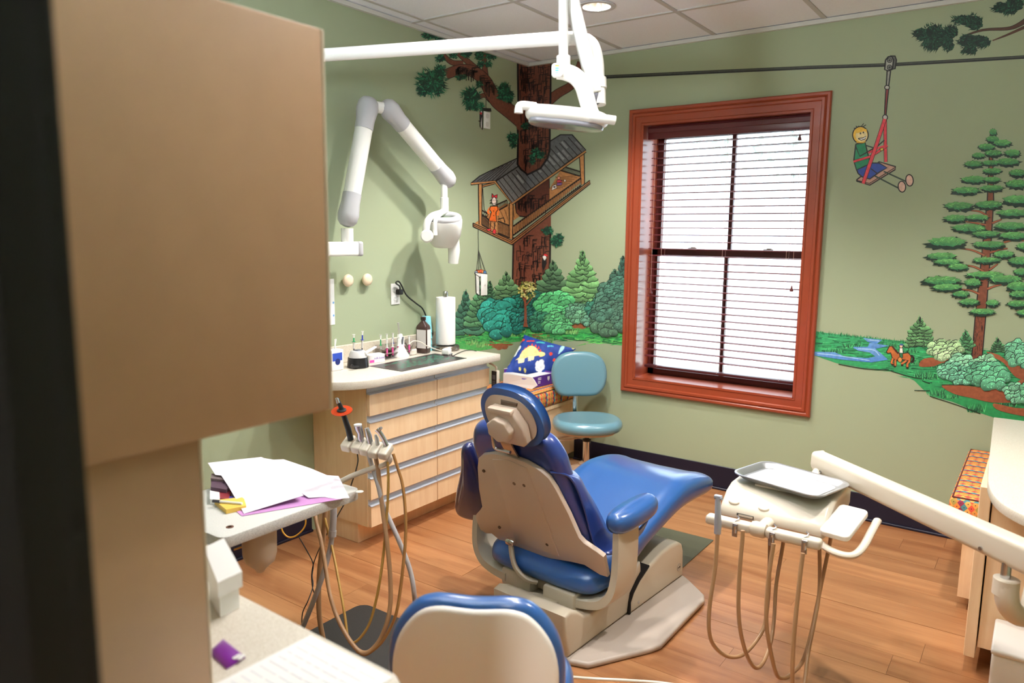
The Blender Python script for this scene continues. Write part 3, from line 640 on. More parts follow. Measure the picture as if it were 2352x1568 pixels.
# ================================================================ operator stools
def star_base(b, cx, cy, r, n, a0, zh, m, t):
    hub = MB().lathe([(.045, .085), (.05, .095), (.05, .115), (.03, .125)], (cx, cy, zh-.1), 20).build('hub', m, t)
    for k in range(n):
        a = a0+2*PI*k/n; d = Vector((math.cos(a), math.sin(a), 0)); pr_ = Vector((-d.y, d.x, 0)); rings = []
        for f, w, zt, th in ((.1, .022, zh+.01, .03), (.4, .020, zh-.005, .028), (.75, .018, zh-.025, .022), (1, .014, zh-.04, .016)):
            c = Vector((cx, cy, 0))+d*r*f; rings.append([c+pr_*w+Vector((0, 0, zt-th)), c+pr_*w*.8+Vector((0, 0, zt)), c-pr_*w*.8+Vector((0, 0, zt)), c-pr_*w+Vector((0, 0, zt-th))])
        l = MB().loft(rings).build('base_leg', m, t, 40)
        c = Vector((cx, cy, 0))+d*r*.96
        MB().lathe([(.024, -.010), (.024, .010)], (c.x, c.y, .0245), 14, tuple(pr_)).tube([(c.x, c.y, .024), (c.x, c.y, zh-.05)], .007, 8).build('caster', mat('caster', (70, 60, 52), .5), l)
M_teal = blue_vinyl('teal_vinyl', (104, 148, 164)); M_sand = mat('sand_plastic', (204, 178, 152), .4)
cx, cy = .747, -.368
t = thing('operator_stool', 'teal vinyl operator stool standing in front of the window wall', 'stool', (cx, cy, 0))
star_base(None, cx, cy, .27, 5, rad(-62), .105, M_sand, t)
MB().tube([(cx, cy, .10), (cx, cy, .27)], .024, 20).build('gas_column', M_chrome, t); MB().lathe([(.027, 0), (.027, .012), (.016, .014), (.014, .08)], (cx, cy, .262), 20).build('column_collar', mat('black_plastic', (26, 26, 28), .4), t)
ang = math.atan2(CAM.y-cy, CAM.x-cx)+.12; fx = Vector((math.cos(ang), math.sin(ang), 0)); rx = Vector((-fx.y, fx.x, 0))     # facing the camera, rx = to the right of the picture
SZ = .378
Msx = frame((cx, cy, SZ), rx, -fx)
MB(Msx).pad(superell(.222, .20, 2.3, 44), .075, .036, -.006, seg=7).build('seat', M_teal, t, 60)
MB(Msx @ Matrix.Translation((0, 0, -.045))).pad(superell(.18, .15, 2.3, 36), .02, .008, 0, seg=3).build('seat_pan', M_sand, t)
lv = MB().tube([Vector((cx, cy, SZ-.062))+rx*-.05+fx*.05, Vector((cx, cy, SZ-.075))+rx*-.14+fx*.05, Vector((cx, cy, SZ-.085))+rx*-.215+fx*.05], [.006, .007, .012], 10, flat=.6).tube([Vector((cx, cy, SZ-.075))+rx*-.04+fx*.07, Vector((cx, cy, SZ-.10))+rx*-.215+fx*.07], [.005, .010], 10, flat=.6).build('lever', M_sand, t)
pb0 = Vector((cx, cy, SZ-.06))-fx*.04; pb1 = Vector((cx, cy, SZ-.06))-fx*.235+rx*-.055; pb2 = Vector((cx, cy, .70))-fx*.25+rx*-.055
MB().tube([pb0, Vector((cx, cy, SZ-.06))-fx*.2+rx*-.045, pb1, pb1+Vector((0, 0, .03)), pb2], .017, 10, flat=.5).build('back_post', M_chrome, t)
MB().box(-.02, .02, -.02, .02, -.02, .02, .004, 2, M=Matrix.Translation(pb0+Vector((0, 0, -.012))-rx*.05)).build('back_clamp', M_chrome, t)
bc = Vector((cx, cy, .655))-fx*.222+rx*-.035
Mbk = frame(bc, rx, Vector((0, 0, 1))-fx*.10)
ob_ = cr2([(-.12, -.142), (.0, -.146), (.115, -.138), (.168, -.085), (.184, -.01), (.172, .065), (.135, .118), (.075, .144), (0, .149), (-.075, .144), (-.135, .118), (-.172, .065), (-.184, -.01), (-.168, -.085)], 5)
MB(Mbk).pad(ob_, .06, .028, .006, seg=6).build('backrest', M_teal, t, 60)
# foreground stool, seen from behind
p0 = PD(1097, 1345, 1.72); p1 = PD(893, 1470, 1.72); p2 = PD(1301, 1470, 1.68)
rx = (p2-p1); rx.z = 0; hw = rx.length/2; rx.normalize(); fb = Vector((rx.y, -rx.x, 0))       # fb points back to the camera
cen = (p1+p2)/2; zt = p0.z
t = thing('near_stool', 'blue operator stool with cream back shell at the bottom edge, seen from behind', 'stool', (cen.x-fb.x*.24, cen.y-fb.y*.24, 0))
HB = .335
Mb = frame((cen.x, cen.y, zt-HB/2), rx, Vector((0, 0, 1))+fb*.08)
ob_ = cr2([(0, -HB/2), (-hw*.62, -HB/2+.004), (-hw*.92, -HB*.34), (-hw, -HB*.05), (-hw*.93, HB*.22), (-hw*.72, HB*.42), (-hw*.46, HB/2), (0, HB/2-.004), (hw*.46, HB/2), (hw*.72, HB*.42), (hw*.93, HB*.22), (hw, -HB*.05), (hw*.92, -HB*.34), (hw*.62, -HB/2+.004)][::-1], 5)
bk = MB(Mb).pad(ob_, .05, .022, 0, seg=5).build('backrest', M_blue, t, 60)
MB(Mb @ Matrix.Translation((0, -.002, .024))).pad([(x*.93, y*.93) for x, y in ob_], .024, .011, .006, seg=4).build('back_shell', mat('cream_shell', (246, 238, 230), .22, coat=.3), bk, 60, 'glossy cream back shell')
pk = [(-.058, -.165), (.058, -.165), (.056, -.07), (.048, -.045), (.03, -.038), (0, -.037), (-.03, -.038), (-.048, -.045), (-.056, -.07)]
MB(Mb @ Matrix.Translation((0, 0, .039))).rprism(pk, -.004, .0035, .0025, 2).build('post_cover', mat('cream_shell', (246, 238, 230), .22, coat=.3), bk, 30)
sc = Vector((cen.x, cen.y, 0))-fb*.235; sc.z = zt-HB-.03
MB(frame(sc, rx, -fb)).pad(superell(.225, .205, 2.4, 40), .08, .036, 0, seg=6).build('seat', M_blue, t, 60)
MB().tube([sc+Vector((0, 0, -.05)), sc+fb*.2+Vector((0, 0, -.055)), sc+fb*.262+Vector((0, 0, -.03)), sc+fb*.262+Vector((0, 0, .10))], .016, 10).build('back_post', M_chrome, t)
MB().tube([(sc.x, sc.y, .10), (sc.x, sc.y, sc.z-.035)], .024, 20).build('gas_column', M_chrome, t)
star_base(None, sc.x, sc.y, .27, 5, .4, .105, M_sand, t)
# ================================================================ delivery unit with tray on the right
M_iv = mat('ivory_plastic', (214, 203, 186), .3, coat=.15); M_hose = mat('tan_hose', (166, 128, 92), .38); M_grey_hose = mat('grey_hose', (176, 172, 172), .38); M_white = mat('white_enamel', (212, 212, 210), .3, coat=.2)
M_steel = mat('steel', (200, 200, 204), .22, 1.0); M_black = mat('black_plastic', (26, 26, 28), .4)
def path_px(pts, n=6):
    """pts: (px, py, depth) -> smooth path of world points at that camera distance"""
    return cat_rom([PD(*p) for p in pts], n)
du = thing('delivery_unit', 'ivory delivery unit with hanging hoses on a swing arm at the right', 'dental unit', (3.05, -1.75, 0))
# control head: side profile in (y,z) extruded along x
prof = [(-1.50, .585), (-1.50, .655), (-1.53, .672), (-1.78, .672), (-1.83, .655), (-1.875, .620), (-1.893, .600), (-1.893, .580), (-1.88, .568), (-1.55, .565)]
Mp = Matrix(((0, 0, 1, 0), (1, 0, 0, 0), (0, 1, 0, 0), (0, 0, 0, 1)))
MB(Mp).rprism(prof, 2.160, 2.520, .014, 4).build('control_head', M_iv, du, 45)
g = MB().box(2.225, 2.285, -1.896, -1.890, .586, .598).build('gauge_window', mat('dark_glass', (70, 66, 60), .2), du, 0); MB().box(2.232, 2.282, -1.8975, -1.8955, .5885, .5955).build('gauge_label', mat('pale_label', (214, 206, 190), .5), g, 0)
for xx in (2.205, 2.31): MB().pad(superell(.02, .012, 2, 20), .014, .006, 0, seg=3, M=Matrix.Translation((xx, -1.868, .624)) @ Matrix.Rotation(rad(40), 4, 'X')).build('thumb_bump', M_iv, du)
# handpiece holder: T-bar in two halves on a stub
MB().tube([(2.335, -1.87, .588), (2.335, -1.95, .592), (2.335, -2.0, .600)], [.022, .021, .021], 14, flat=.75).build('holder_stub', M_iv, du)
for xa, xb in ((2.155, 2.312), (2.358, 2.535)):
    MB().box(xa, xb, -2.017, -1.977, .578, .612, .011, 3).build('holder_bar', M_iv, du)
MB().lathe([(.022, 0), (.026, .01), (.026, .038), (.022, .048)], (2.311, -1.997, .597), 20, (1, 0, 0)).build('holder_collar', M_iv, du)
for xx in (2.262, 2.385, 2.487):
    c_ = MB().box(xx-.009, xx+.009, -2.0205, -2.0155, .560, .606, .001, 1).tube([(xx, -2.022, .575), (xx, -2.022, .600)], .006, 8).tube(cat_rom([(xx-.004, -2.01, .612), (xx+.006, -2.0, .620), (xx-.004, -1.99, .624), (xx+.004, -1.985, .616)], 4), .0025, 6).build('hose_clip', M_steel, du)
# touch pad and guard loop
Mt = Matrix.Translation((2.565, -1.835, .625)) @ Matrix.Rotation(rad(-9), 4, 'Z') @ Matrix.Rotation(rad(14), 4, 'X')
tp = MB(Mt).rprism(rrect(.095, .185, .018, 5), -.010, .010, .005, 3).build('touch_pad', mat('white_membrane', (240, 236, 230), .35), du)
for i in range(3):
    for j in range(4): MB(Mt).lathe([(.008, .0102), (.008, .0107)], (-.028+.028*i, -.06+.037*j, 0), 14).build('pad_icon', mat('pale_icon', (228, 226, 222), .4), tp)
MB().box(2.515, 2.535, -1.85, -1.82, .585, .62, .004, 2).build('pad_mount', M_iv, du)
MB().tube(cat_rom([(2.48, -1.86, .556), (2.55, -1.93, .556), (2.61, -1.945, .560), (2.635, -1.90, .575), (2.645, -1.80, .605), (2.65, -1.74, .622)], 6), .014, 12, flat=.8).build('guard_handle', M_iv, du)
# swing arm: long rounded beam, elbow post down to the cabinet
pl_, pr_ = PD(1888, 1062, 2.8), PD(2352, 1268, 2.1); dr = (pr_-pl_).normalized(); pr_ = pr_+dr*.10
b = MB(frame(pl_, dr, Vector((0, 1, 0)).cross(dr).cross(dr)*-1)); L_ = (pr_-pl_).length
z_ = dr.cross(Vector((-dr.y, dr.x, 0))).normalized(); sd = z_.cross(dr)
Mb_ = Matrix(((dr.x, sd.x, z_.x, pl_.x), (dr.y, sd.y, z_.y, pl_.y), (dr.z, sd.z, z_.z, pl_.z), (0, 0, 0, 1)))
MB(Mb_).loft([[(x, u, v*f-.006*(f-1)*9) for u, v in rrect(.066, .072, .016, 4)] for x, f in ((-.022, .82), (-.02, .9), (-.012, .98), (L_-.16, 1.16))]).build('swing_arm', M_iv, du, 50); MB(Mb_).loft([[(x, u, v*f-.006*(f-1)*9) for u, v in rrect(.0664, .0724, .016, 4)] for x, f in ((L_-.1605, 1.16), (L_-.01, 1.2), (L_, 1.1))]).build('arm_end', M_iv, du, 50)
MB(Mb_).lathe([(.005, -.003), (.005, .003)], (.03, -.034, -.022), 12, (0, 1, 0)).lathe([(.006, -.003), (.006, .003)], (L_-.2, -.035, -.03), 12, (0, 1, 0)).build('arm_screw', M_steel, du)
pv = PD(2312, 1300, 2.13)
MB().tube([pv+Vector((0, 0, .04)), pv+Vector((0, 0, -.035))], .013, 16).build('pivot_pin', M_steel, du)
pe_ = [PD(2312, 1330, 2.13), PD(2312, 1365, 2.13), PD(2318, 1392, 2.14), PD(2338, 1412, 2.16), PD(2366, 1408, 2.2), Vector((3.10, -1.70, .50)), Vector((3.12, -1.50, .50)), Vector((3.12, -1.372, .50))]
MB().tube(cat_rom(pe_, 5), [.031]*36, 18).build('elbow_post', M_iv, du, 60); MB().tube([pe_[0]+Vector((0, 0, .002)), pe_[0]+Vector((0, 0, -.045))], .0335, 20).build('elbow_collar', M_iv, du)
# arm link from beam tip to head
MB().tube([pl_+Vector((0, 0, -.02)), Vector((2.40, -1.60, .655))], .022, 16).build('head_pivot', M_iv, du)
MB().box(2.25, 2.45, -1.79, -1.63, .6715, .6825, .003, 1).build('tray_rest', M_iv, du)
# hoses that hang from the holder and loop back under the head
def hose(pts, r, m, parent, name='hose'): return MB().tube(path_px(pts), r, 10).build(name, m, parent, 60)
H2 = [(1706, 1218, 2.44), (1705, 1240, 2.44), (1699, 1310, 2.44), (1696, 1390, 2.44), (1701, 1450, 2.45), (1715, 1503, 2.48), (1734, 1532, 2.52), (1752, 1522, 2.58), (1770, 1475, 2.64), (1778, 1420, 2.68), (1783, 1342, 2.72), (1797, 1258, 2.76), (1801, 1228, 2.78)]
H3 = [(1777, 1248, 2.40), (1765, 1330, 2.40), (1760, 1420, 2.40), (1768, 1485, 2.42), (1783, 1546, 2.46), (1800, 1557, 2.50), (1819, 1546, 2.54), (1845, 1515, 2.60), (1864, 1450, 2.64), (1885, 1348, 2.68), (1905, 1252, 2.72), (1908, 1235, 2.72)]
H4 = [(1844, 1270, 2.36), (1834, 1355, 2.36), (1823, 1470, 2.36), (1820, 1568, 2.38), (1826, 1610, 2.42), (1838, 1615, 2.46), (1848, 1568, 2.5), (1857, 1495, 2.56), (1870, 1430, 2.6), (1882, 1355, 2.64), (1882, 1250, 2.68), (1880, 1235, 2.68)]
for h in (H2, H3, H4): hose(h, .0068, M_hose, du)
sy = thing('air_syringe', 'slim grey air syringe with its hose at the left of the holder bar', 'dental tool', (2.17, -1.997, .56))
q0 = PD(1649, 1205, 2.46); q1 = PD(1649, 1142, 2.46)
MB().tube([q0+Vector((0, 0, -.03)), q0, q0+(q1-q0)*.5, q1], [.011, .012, .010, .009], 12).build('handle', mat('grey_blue_metal', (176, 180, 192), .3, .4), sy); MB().box(-.012, .014, -.008, .008, -.006, .008, .003, 2, M=Matrix.Translation(q1)).lathe([(.004, 0), (.004, .014)], q1+Vector((.01, -.004, .0)), 10, (.6, -.7, .2)).build('head', mat('grey_blue_metal', (176, 180, 192), .3, .4), sy)
hose([(1649, 1212, 2.46), (1643, 1300, 2.46), (1630, 1390, 2.46), (1629, 1450, 2.47), (1642, 1485, 2.5), (1672, 1507, 2.54), (1706, 1503, 2.60), (1738, 1470, 2.66), (1757, 1430, 2.7), (1766, 1350, 2.74), (1768, 1250, 2.78), (1768, 1225, 2.78)], .0068, M_hose, sy)
# metal tray on the head
TR = Matrix.Translation((2.353, -1.712, .683)) @ Matrix.Rotation(math.atan2(-.262, .965), 4, 'Z')
b = MB(TR); rings = []
for (w, h, r, z) in ((.02, .01, .004, .004), (.280, .175, .035, .004), (.300, .195, .04, .004), (.326, .221, .045, .019), (.342, .238, .05, .0225), (.350, .246, .052, .0215), (.350, .246, .052, .0185), (.334, .229, .046, .0135), (.302, .197, .041, .0005), (.02, .01, .004, .0005)): rings.append([(x, y, z) for x, y in rrect(w, h, r, 6)])
b.loft(rings); o = b.build('instrument_tray', mat('satin_tray', (196, 198, 202), .28, .8), None, 40); recenter(o, (2.353, -1.712, .683)); top(o, 'empty shallow metal tray lying on the delivery unit', 'tray')
o = MB(TR).rprism(rrect(.272, .168, .03, 5), .0045, .0055, .0003, 1).build('tray_liner', mat('paper_white', (246, 244, 244), .7), None, 40); recenter(o, (2.353, -1.712, .6875)); top(o, 'white paper liner lying in the metal tray', 'paper')

# ================================================================ wall-mounted x-ray arm
xr = thing('xray_unit', 'white dental x-ray unit on a folding arm on the left wall', 'x-ray unit', (.03, -2.3, 1.5))
XA, XB = .145, .185
def X_(x, y, v=XB): return PX(x, y, v)
M_pg = mat('pale_grey', (186, 186, 190), .35)
b0 = X_(826, 571, XA); b1 = Vector((XA, -2.42, b0.z))
MB().box(XA-.033, XA+.033, b1.y, b0.y-.03, b0.z-.036, b0.z+.036, .012, 3).build('extension_bar', M_white, xr, 50); MB().box(XA-.035, XA+.035, b0.y-.032, b0.y, b0.z-.038, b0.z+.038, .012, 3).build('bar_cap', M_pg, xr, 50)
MB().box(.002, .05, b1.y-.12, b1.y+.12, b0.z-.25, b0.z+.25, .01, 2).box(.05, XA, b1.y-.03, b1.y+.04, b0.z-.035, b0.z+.035, .008, 2).build('wall_plate', M_white, xr)
pj = X_(797, 515, XA); MB().tube([Vector((XA, pj.y, b0.z+.03)), Vector((XA, pj.y, pj.z-.02))], .031, 20).build('swivel', M_white, xr)
def limb(a, c, r, jr0, jr1):
    """tube limb with grey knuckle covers at both ends"""
    d = (c-a).normalized(); MB().tube([a+d*.12, a+d*((c-a).length-.12)], r, 24).build('arm', M_white, xr, 60)
    for p, dd, jr in ((a, d, jr0), (c, -d, jr1)):
        MB().tube([p-dd*.045, p-dd*.038, p-dd*.02, p+dd*.015, p+dd*.08, p+dd*.125], [jr*.3, jr*.62, jr*.9, jr*1.02, r*1.05, r*1.05], 24).build('knuckle', M_pg, xr, 60)
A0 = X_(799, 500, XA); A1 = X_(845, 243, XA); limb(A0, A1, .045, .053, .056)
B0 = X_(893, 250, XB); B1 = X_(1028, 412, XB); limb(B0, B1, .044, .053, .051)
MB().tube([A1, B0], .030, 16).build('elbow_axle', M_white, xr)
S0 = X_(1020, 412); S1 = X_(1021, 487)
MB().tube([S0, S0+(S1-S0)*.55, S0+(S1-S0)*.56, S1], [.019, .019, .024, .024], 18).build('drop_stem', M_white, xr, 40)
# yoke: hook that carries the head on its left side
yk = [(1021, 484), (1012, 489), (996, 494), (984, 505), (979, 522), (979, 545)]
MB().tube(cat_rom([X_(x, y) for x, y in yk], 5), [.023]*26, 12, flat=.8).build('yoke', M_white, xr, 60)
yk2 = [(1012, 492), (1003, 500), (999, 515), (1000, 540)]
MB().tube(cat_rom([X_(x, y, XB+.04) for x, y in yk2], 5), [.012]*16, 12).build('yoke_rib', M_white, xr, 60)
kx = X_(981, 542, XB); MB().lathe([(.018, -.03), (.034, -.026), (.038, .0), (.036, .034), (.028, .042)], kx, 24, (.62, -.78, 0)).build('yoke_hub', M_white, xr)
# tube head tilted towards the room: body lofted between sections, ring handle on top, cone below
hc = X_(1021, 527, XB+.015); vdir = (CAM-hc); vdir.z = 0; vdir.normalize(); hxx = Vector((-vdir.y, vdir.x, 0))
MHd = frame(hc, hxx, Vector((0, 0, 1)).cross(hxx)) @ Matrix.Rotation(rad(20), 4, 'X')
secs = [(-.104, .030, .028, .004), (-.096, .062, .048, -.004), (-.07, .082, .060, -.006), (-.03, .094, .070, .0), (.02, .099, .076, .002), (.05, .100, .078, .002), (.062, .098, .076, .002)]
MB(MHd).loft([[(u+off, v, z) for u, v in superell(a_, c_, 2.6, 36)] for z, a_, c_, off in secs]).build('tube_head', M_white, xr, 50)
rings = []
for k in range(36):
    a = 2*PI*k/36; c_ = Vector((.076*math.cos(a)+.002, .056*math.sin(a), .070)); n_ = Vector((math.cos(a), math.sin(a), 0)); rings.append([c_+n_*.021*math.cos(t_)+Vector((0, 0, 1))*.020*math.sin(t_) for t_ in [2*PI*j/12 for j in range(12)]])
MB(MHd).loft(rings, False, True, loop=True).build('ring_handle', M_pg, xr, 60)
MB(MHd).pad(superell(.06, .042, 2.2, 28), .004, .0015, 0, seg=2, M=Matrix.Translation((.002, 0, .064))).build('recess', mat('recess_green', (120, 134, 112), .6), xr)
MB().tube([X_(1040, 548, XB+.03), X_(1043, 575, XB+.03), X_(1041, 604, XB+.02)], [.037, .035, .030], 22).build('cone', M_white, xr, 40)

# ================================================================ ceiling-mounted operating lamp
lp = thing('operating_lamp', 'white overhead dental lamp on a long jointed ceiling arm', 'lamp', tuple(PD(470, 146, 2.78)))
M_lw = mat('lamp_white', (226, 224, 220), .28, coat=.2)
k0 = 2.42
ba = [PD(470, 146, 2.78), PD(765, 125, 2.66), PD(1000, 109, 2.57), PD(1250, 91, 2.47), PD(1322, 88, 2.45)]
MB().tube(cat_rom(ba, 4), .0225, 18).build('long_arm', M_lw, lp, 60)
MB().tube([ba[0]+Vector((0, 0, -.05)), Vector((ba[0].x, ba[0].y, CEIL))], .03, 18).lathe([(.09, -.03), (.09, -.003)], (ba[0].x, ba[0].y, CEIL), 24).build('ceiling_post', M_lw, lp, 40)
el = [(1316, 88, 2.45), (1340, 91, 2.445), (1358, 103, 2.44), (1367, 125, 2.44), (1371, 150, 2.44), (1372, 182, 2.44)]
MB().tube(path_px(el, 4), [.0235]*21, 16).build('elbow', M_lw, lp, 60)
MB().tube([PD(1373, 180, 2.44), PD(1374, 204, 2.44)], .028, 18).tube([PD(1374, 203, 2.44), PD(1375, 241, 2.44)], .024, 18).build('joint_sleeve', M_lw, lp, 30)
ja = PD(1372, 236, 2.43); jb = PD(1296, -70, 2.40)
d = (jb-ja).normalized(); side_ = d.cross(fw).normalized(); nn = side_.cross(d)
Mf = Matrix(((side_.x, nn.x, d.x, ja.x), (side_.y, nn.y, d.y, ja.y), (side_.z, nn.z, d.z, ja.z), (0, 0, 0, 1)))
MB(Mf).box(-.021, .021, -.018, .018, .03, (jb-ja).length, .006, 3).build('flex_arm', M_lw, lp, 40)
MB(Mf).box(-.012, .012, -.012, .012, -.005, .04, .003, 2).build('flex_pin', mat('dark_steel', (90, 90, 96), .4, .6), lp)
tj = PD(1294, -70, 2.38); MB().tube([PD(1294, -88, 2.38), tj, PD(1294, 133, 2.38)], .0155, 16).build('drop_tube', M_lw, lp, 60); MB().tube([jb, tj], .016, 12).build('top_joint', M_lw, lp)
MB().tube([PD(1294, 130, 2.38), PD(1294, 160, 2.38)], .0225, 18).build('tube_collar', M_lw, lp, 30)
# S-shaped yoke with touch panel
yk = cat_rom([PD(1279, 163, 2.37), PD(1300, 166, 2.375), PD(1322, 176, 2.38), PD(1338, 196, 2.385), PD(1347, 225, 2.385), PD(1356, 256, 2.385), PD(1362, 268, 2.385)], 5)
rings = []
for i, p in enumerate(yk):
    d = (yk[min(i+1, len(yk)-1)]-yk[max(i-1, 0)]).normalized(); sd_ = d.cross(fw).normalized(); f = i/(len(yk)-1); w = .024+.002*math.sin(PI*f); th = .018
    rings.append([p+sd_*w*math.copysign(abs(math.cos(a))**.6, math.cos(a))+fw*th*math.copysign(abs(math.sin(a))**.6, math.sin(a)) for a in [2*PI*k/20 for k in range(20)]])
MB().loft(rings).build('yoke', M_lw, lp, 60)
pd_ = PD(1280, 161, 2.345); Mpn = frame(pd_, rt, up)
pn = MB(Mpn).rprism([(x, y) for x, y in rrect(.036, .044, .012, 5)], -.012, .006, .004, 2).build('touch_panel', mat('panel_grey', (214, 212, 212), .35), lp)
for i, (cc, dy) in enumerate((((226, 200, 40), .012), ((60, 176, 208), .004), ((60, 176, 208), -.003), ((130, 206, 224), -.010))): MB(Mpn).box(-.007, .006-.001*i, dy-.002, dy+.002, .0062, .0066, .0).build('panel_icon', mat('icon_%d' % i, cc, .5), pn, 0)
# lamp head: flattened shell, lens below, two handles
hx = rt.copy(); hx.z = 0; hx.normalize(); hx = (hx+Vector((0, 0, -.10))).normalized(); hv = Vector((0, 0, 1)); hy = hv.cross(hx).normalized(); hz = hx.cross(hy)
hcn = PD(1300, 268, 2.39)
Mh_ = Matrix(((hx.x, hy.x, hz.x, hcn.x), (hx.y, hy.y, hz.y, hcn.y), (hx.z, hy.z, hz.z, hcn.z), (0, 0, 0, 1)))
oh_ = cr2([(-.122, -.055), (-.06, -.075), (.02, -.082), (.09, -.07), (.13, -.03), (.135, .03), (.09, .08), (0, .095), (-.09, .085), (-.128, .03)], 5)
MB(Mh_).pad(oh_, .042, .019, .010, seg=6).build('head_shell', M_lw, lp, 60)
MB(Mh_).pad([(x*.9, y*.9) for x, y in oh_], .016, .006, 0, seg=3, M=Matrix.Translation((0, 0, -.024))).build('lens', mat('clear_lens', (226, 226, 240), .08, trans=.6), lp, 60)
MB(Mh_).tube(cat_rom([(-.10, -.045, .012), (-.145, -.052, .010), (-.152, -.052, -.002), (-.152, -.052, -.014)], 4), [.014]*13, 12).build('handle', M_lw, lp, 60)
MB(Mh_).tube(cat_rom([(.07, -.07, -.006), (.12, -.075, -.006), (.148, -.072, -.006)], 4), [.018]*9, 14, flat=.8).build('handle', M_lw, lp, 60)
# ================================================================ assistant's holder by the drawers
ah = thing('assistant_holder', 'ivory tool holder on a bent tube reaching out from the grey table', 'tool holder', (1.1, -2.72, .70))
kk = 2.62
MB().tube(path_px([(760, 1113, 2.64), (785, 1104, 2.63), (810, 1092, 2.62), (850, 1077, 2.61), (880, 1068, 2.60), (893, 1060, 2.60), (896, 1050, 2.60), (890, 1042, 2.60)], 5), .0095, 12).build('tube_arm', M_iv, ah, 60)
blk = [(801, 1018), (824, 1022), (843, 1027), (863, 1033), (886, 1036)]
for i, (x, y) in enumerate(blk):
    p = PD(x, y, 2.62-.01*i); rr_ = rt.copy(); rr_.z = 0; d_ = (PD(*blk[4], 2.58)-PD(*blk[0], 2.62)).normalized()
    Mq = frame(p, d_, Vector((-d_.y, d_.x, 0)).normalized()+Vector((0, 0, .55)))
    MB(Mq).box(-.0175, .0165, -.03, .03, -.016, .016, .006, 3).build('holder_block', M_iv, ah)
    if i: MB(Mq).lathe([(.008, 0), (.008, .012)], (-.024, 0, 0), 10, (1, 0, 0)).build('spacer', M_iv, ah)
def tool(name, label, pts, radii, m, extra=None, hose_pts=None, hm=M_hose, hr=.0055):
    t = thing(name, label, 'dental tool', tuple(PD(*pts[0])), 'tools in the holder beside the drawers')
    MB().tube([PD(*p) for p in pts], radii, 14).build('body', m, t, 40)
    if extra: extra(t)
    if hose_pts: hose(hose_pts, hr, hm, ah)
    return t
def shield(t):
    p = PD(785, 943, 2.59); MB().lathe([(.0365, -.001), (.0365, .001)], p, 36, (.15, -.25, 1)).build('orange_shield', mat('orange_acrylic', (240, 84, 40), .1, trans=.5, alpha=.9), t, 30, 'translucent orange disc')
    MB().lathe([(.016, -.004), (.016, .004), (.010, .006)], p, 20, (.15, -.25, 1)).build('collar', M_black, t)
    q = PD(773, 914, 2.575); MB().tube([PD(777, 925, 2.58), q], [.006, .005], 10).build('light_tip', M_steel, t)
tool('curing_light', 'black curing light with round orange shield standing in the tool holder', [(806, 1010, 2.61), (800, 985, 2.605), (789, 952, 2.595), (783, 935, 2.59), (775, 917, 2.58)], [.0105, .0105, .009, .008, .006], M_black, shield, [(821, 1042, 2.63), (822, 1060, 2.63), (816, 1085, 2.64), (807, 1112, 2.66), (800, 1140, 2.72), (775, 1185, 2.8), (762, 1215, 2.85)], M_black, .0022)
tool('suction_valve', 'short ribbed chrome suction valve in the tool holder', [(832, 1018, 2.61), (828, 1005, 2.605), (828, 995, 2.60), (824, 985, 2.60), (822, 975, 2.595)], [.010, .0125, .011, .014, .0145], M_steel, lambda t: MB().lathe([(.0142, -.002), (.0145, .003), (.012, .004), (.003, .003)], PD(822, 976, 2.595), 20, (-.05, 0, 1)).build('valve_cap', mat('white_enamel', (236, 236, 232), .3), t), [(847, 1043, 2.62), (856, 1075, 2.62), (868, 1110, 2.6), (880, 1160, 2.6), (900, 1205, 2.6), (922, 1255, 2.6), (942, 1310, 2.6), (951, 1360, 2.6), (955, 1420, 2.66), (956, 1470, 2.74), (950, 1500, 2.80)], M_grey_hose, .0085)
tool('saliva_ejector', 'slim tapered chrome suction tip with open end in the tool holder', [(851, 1020, 2.60), (847, 1000, 2.595), (842, 983, 2.59)], [.010, .0105, .0075], M_steel, None, [(863, 1050, 2.60), (869, 1085, 2.6), (874, 1130, 2.6), (881, 1185, 2.59), (889, 1245, 2.58), (896, 1320, 2.57), (897, 1380, 2.56), (890, 1425, 2.55), (872, 1470, 2.55), (846, 1497, 2.55), (824, 1494, 2.56), (800, 1465, 2.58), (775, 1418, 2.62), (758, 1365, 2.66), (748, 1305, 2.7), (738, 1245, 2.74), (727, 1200, 2.78), (724, 1178, 2.80)], M_hose, .0078)
tool('scaler_handpiece', 'small clear tipped handpiece between the chrome tools', [(868, 1022, 2.59), (865, 1005, 2.585), (862, 998, 2.58)], [.0075, .007, .004], mat('frosted_metal', (206, 206, 200), .3, .5), None, [(890, 1060, 2.59), (892, 1100, 2.59), (890, 1160, 2.59), (882, 1260, 2.59), (873, 1330, 2.58), (861, 1390, 2.58), (847, 1435, 2.58), (826, 1466, 2.58), (809, 1476, 2.59), (799, 1465, 2.6), (792, 1414, 2.63), (780, 1345, 2.68), (766, 1272, 2.74), (752, 1215, 2.78), (744, 1180, 2.80)], mat('amber_hose', (172, 134, 66), .35), .0048)
tool('syringe_handpiece', 'chrome air and water syringe leaning out at the right of the tool holder', [(888, 1022, 2.58), (882, 1008, 2.575), (872, 992, 2.57), (866, 985, 2.57)], [.008, .008, .0075, .010], M_steel, lambda t: MB().tube([PD(869, 989, 2.57), PD(876, 982, 2.56)], [.0065, .005], 10).build('nozzle', M_steel, t), [(903, 1042, 2.58), (912, 1070, 2.58), (924, 1110, 2.58), (930, 1160, 2.57), (932, 1220, 2.56), (926, 1300, 2.55), (914, 1390, 2.54), (902, 1430, 2.54), (880, 1470, 2.54), (858, 1492, 2.545), (838, 1503, 2.55), (820, 1495, 2.56)], mat('brown_hose', (150, 106, 58), .35), .0055)
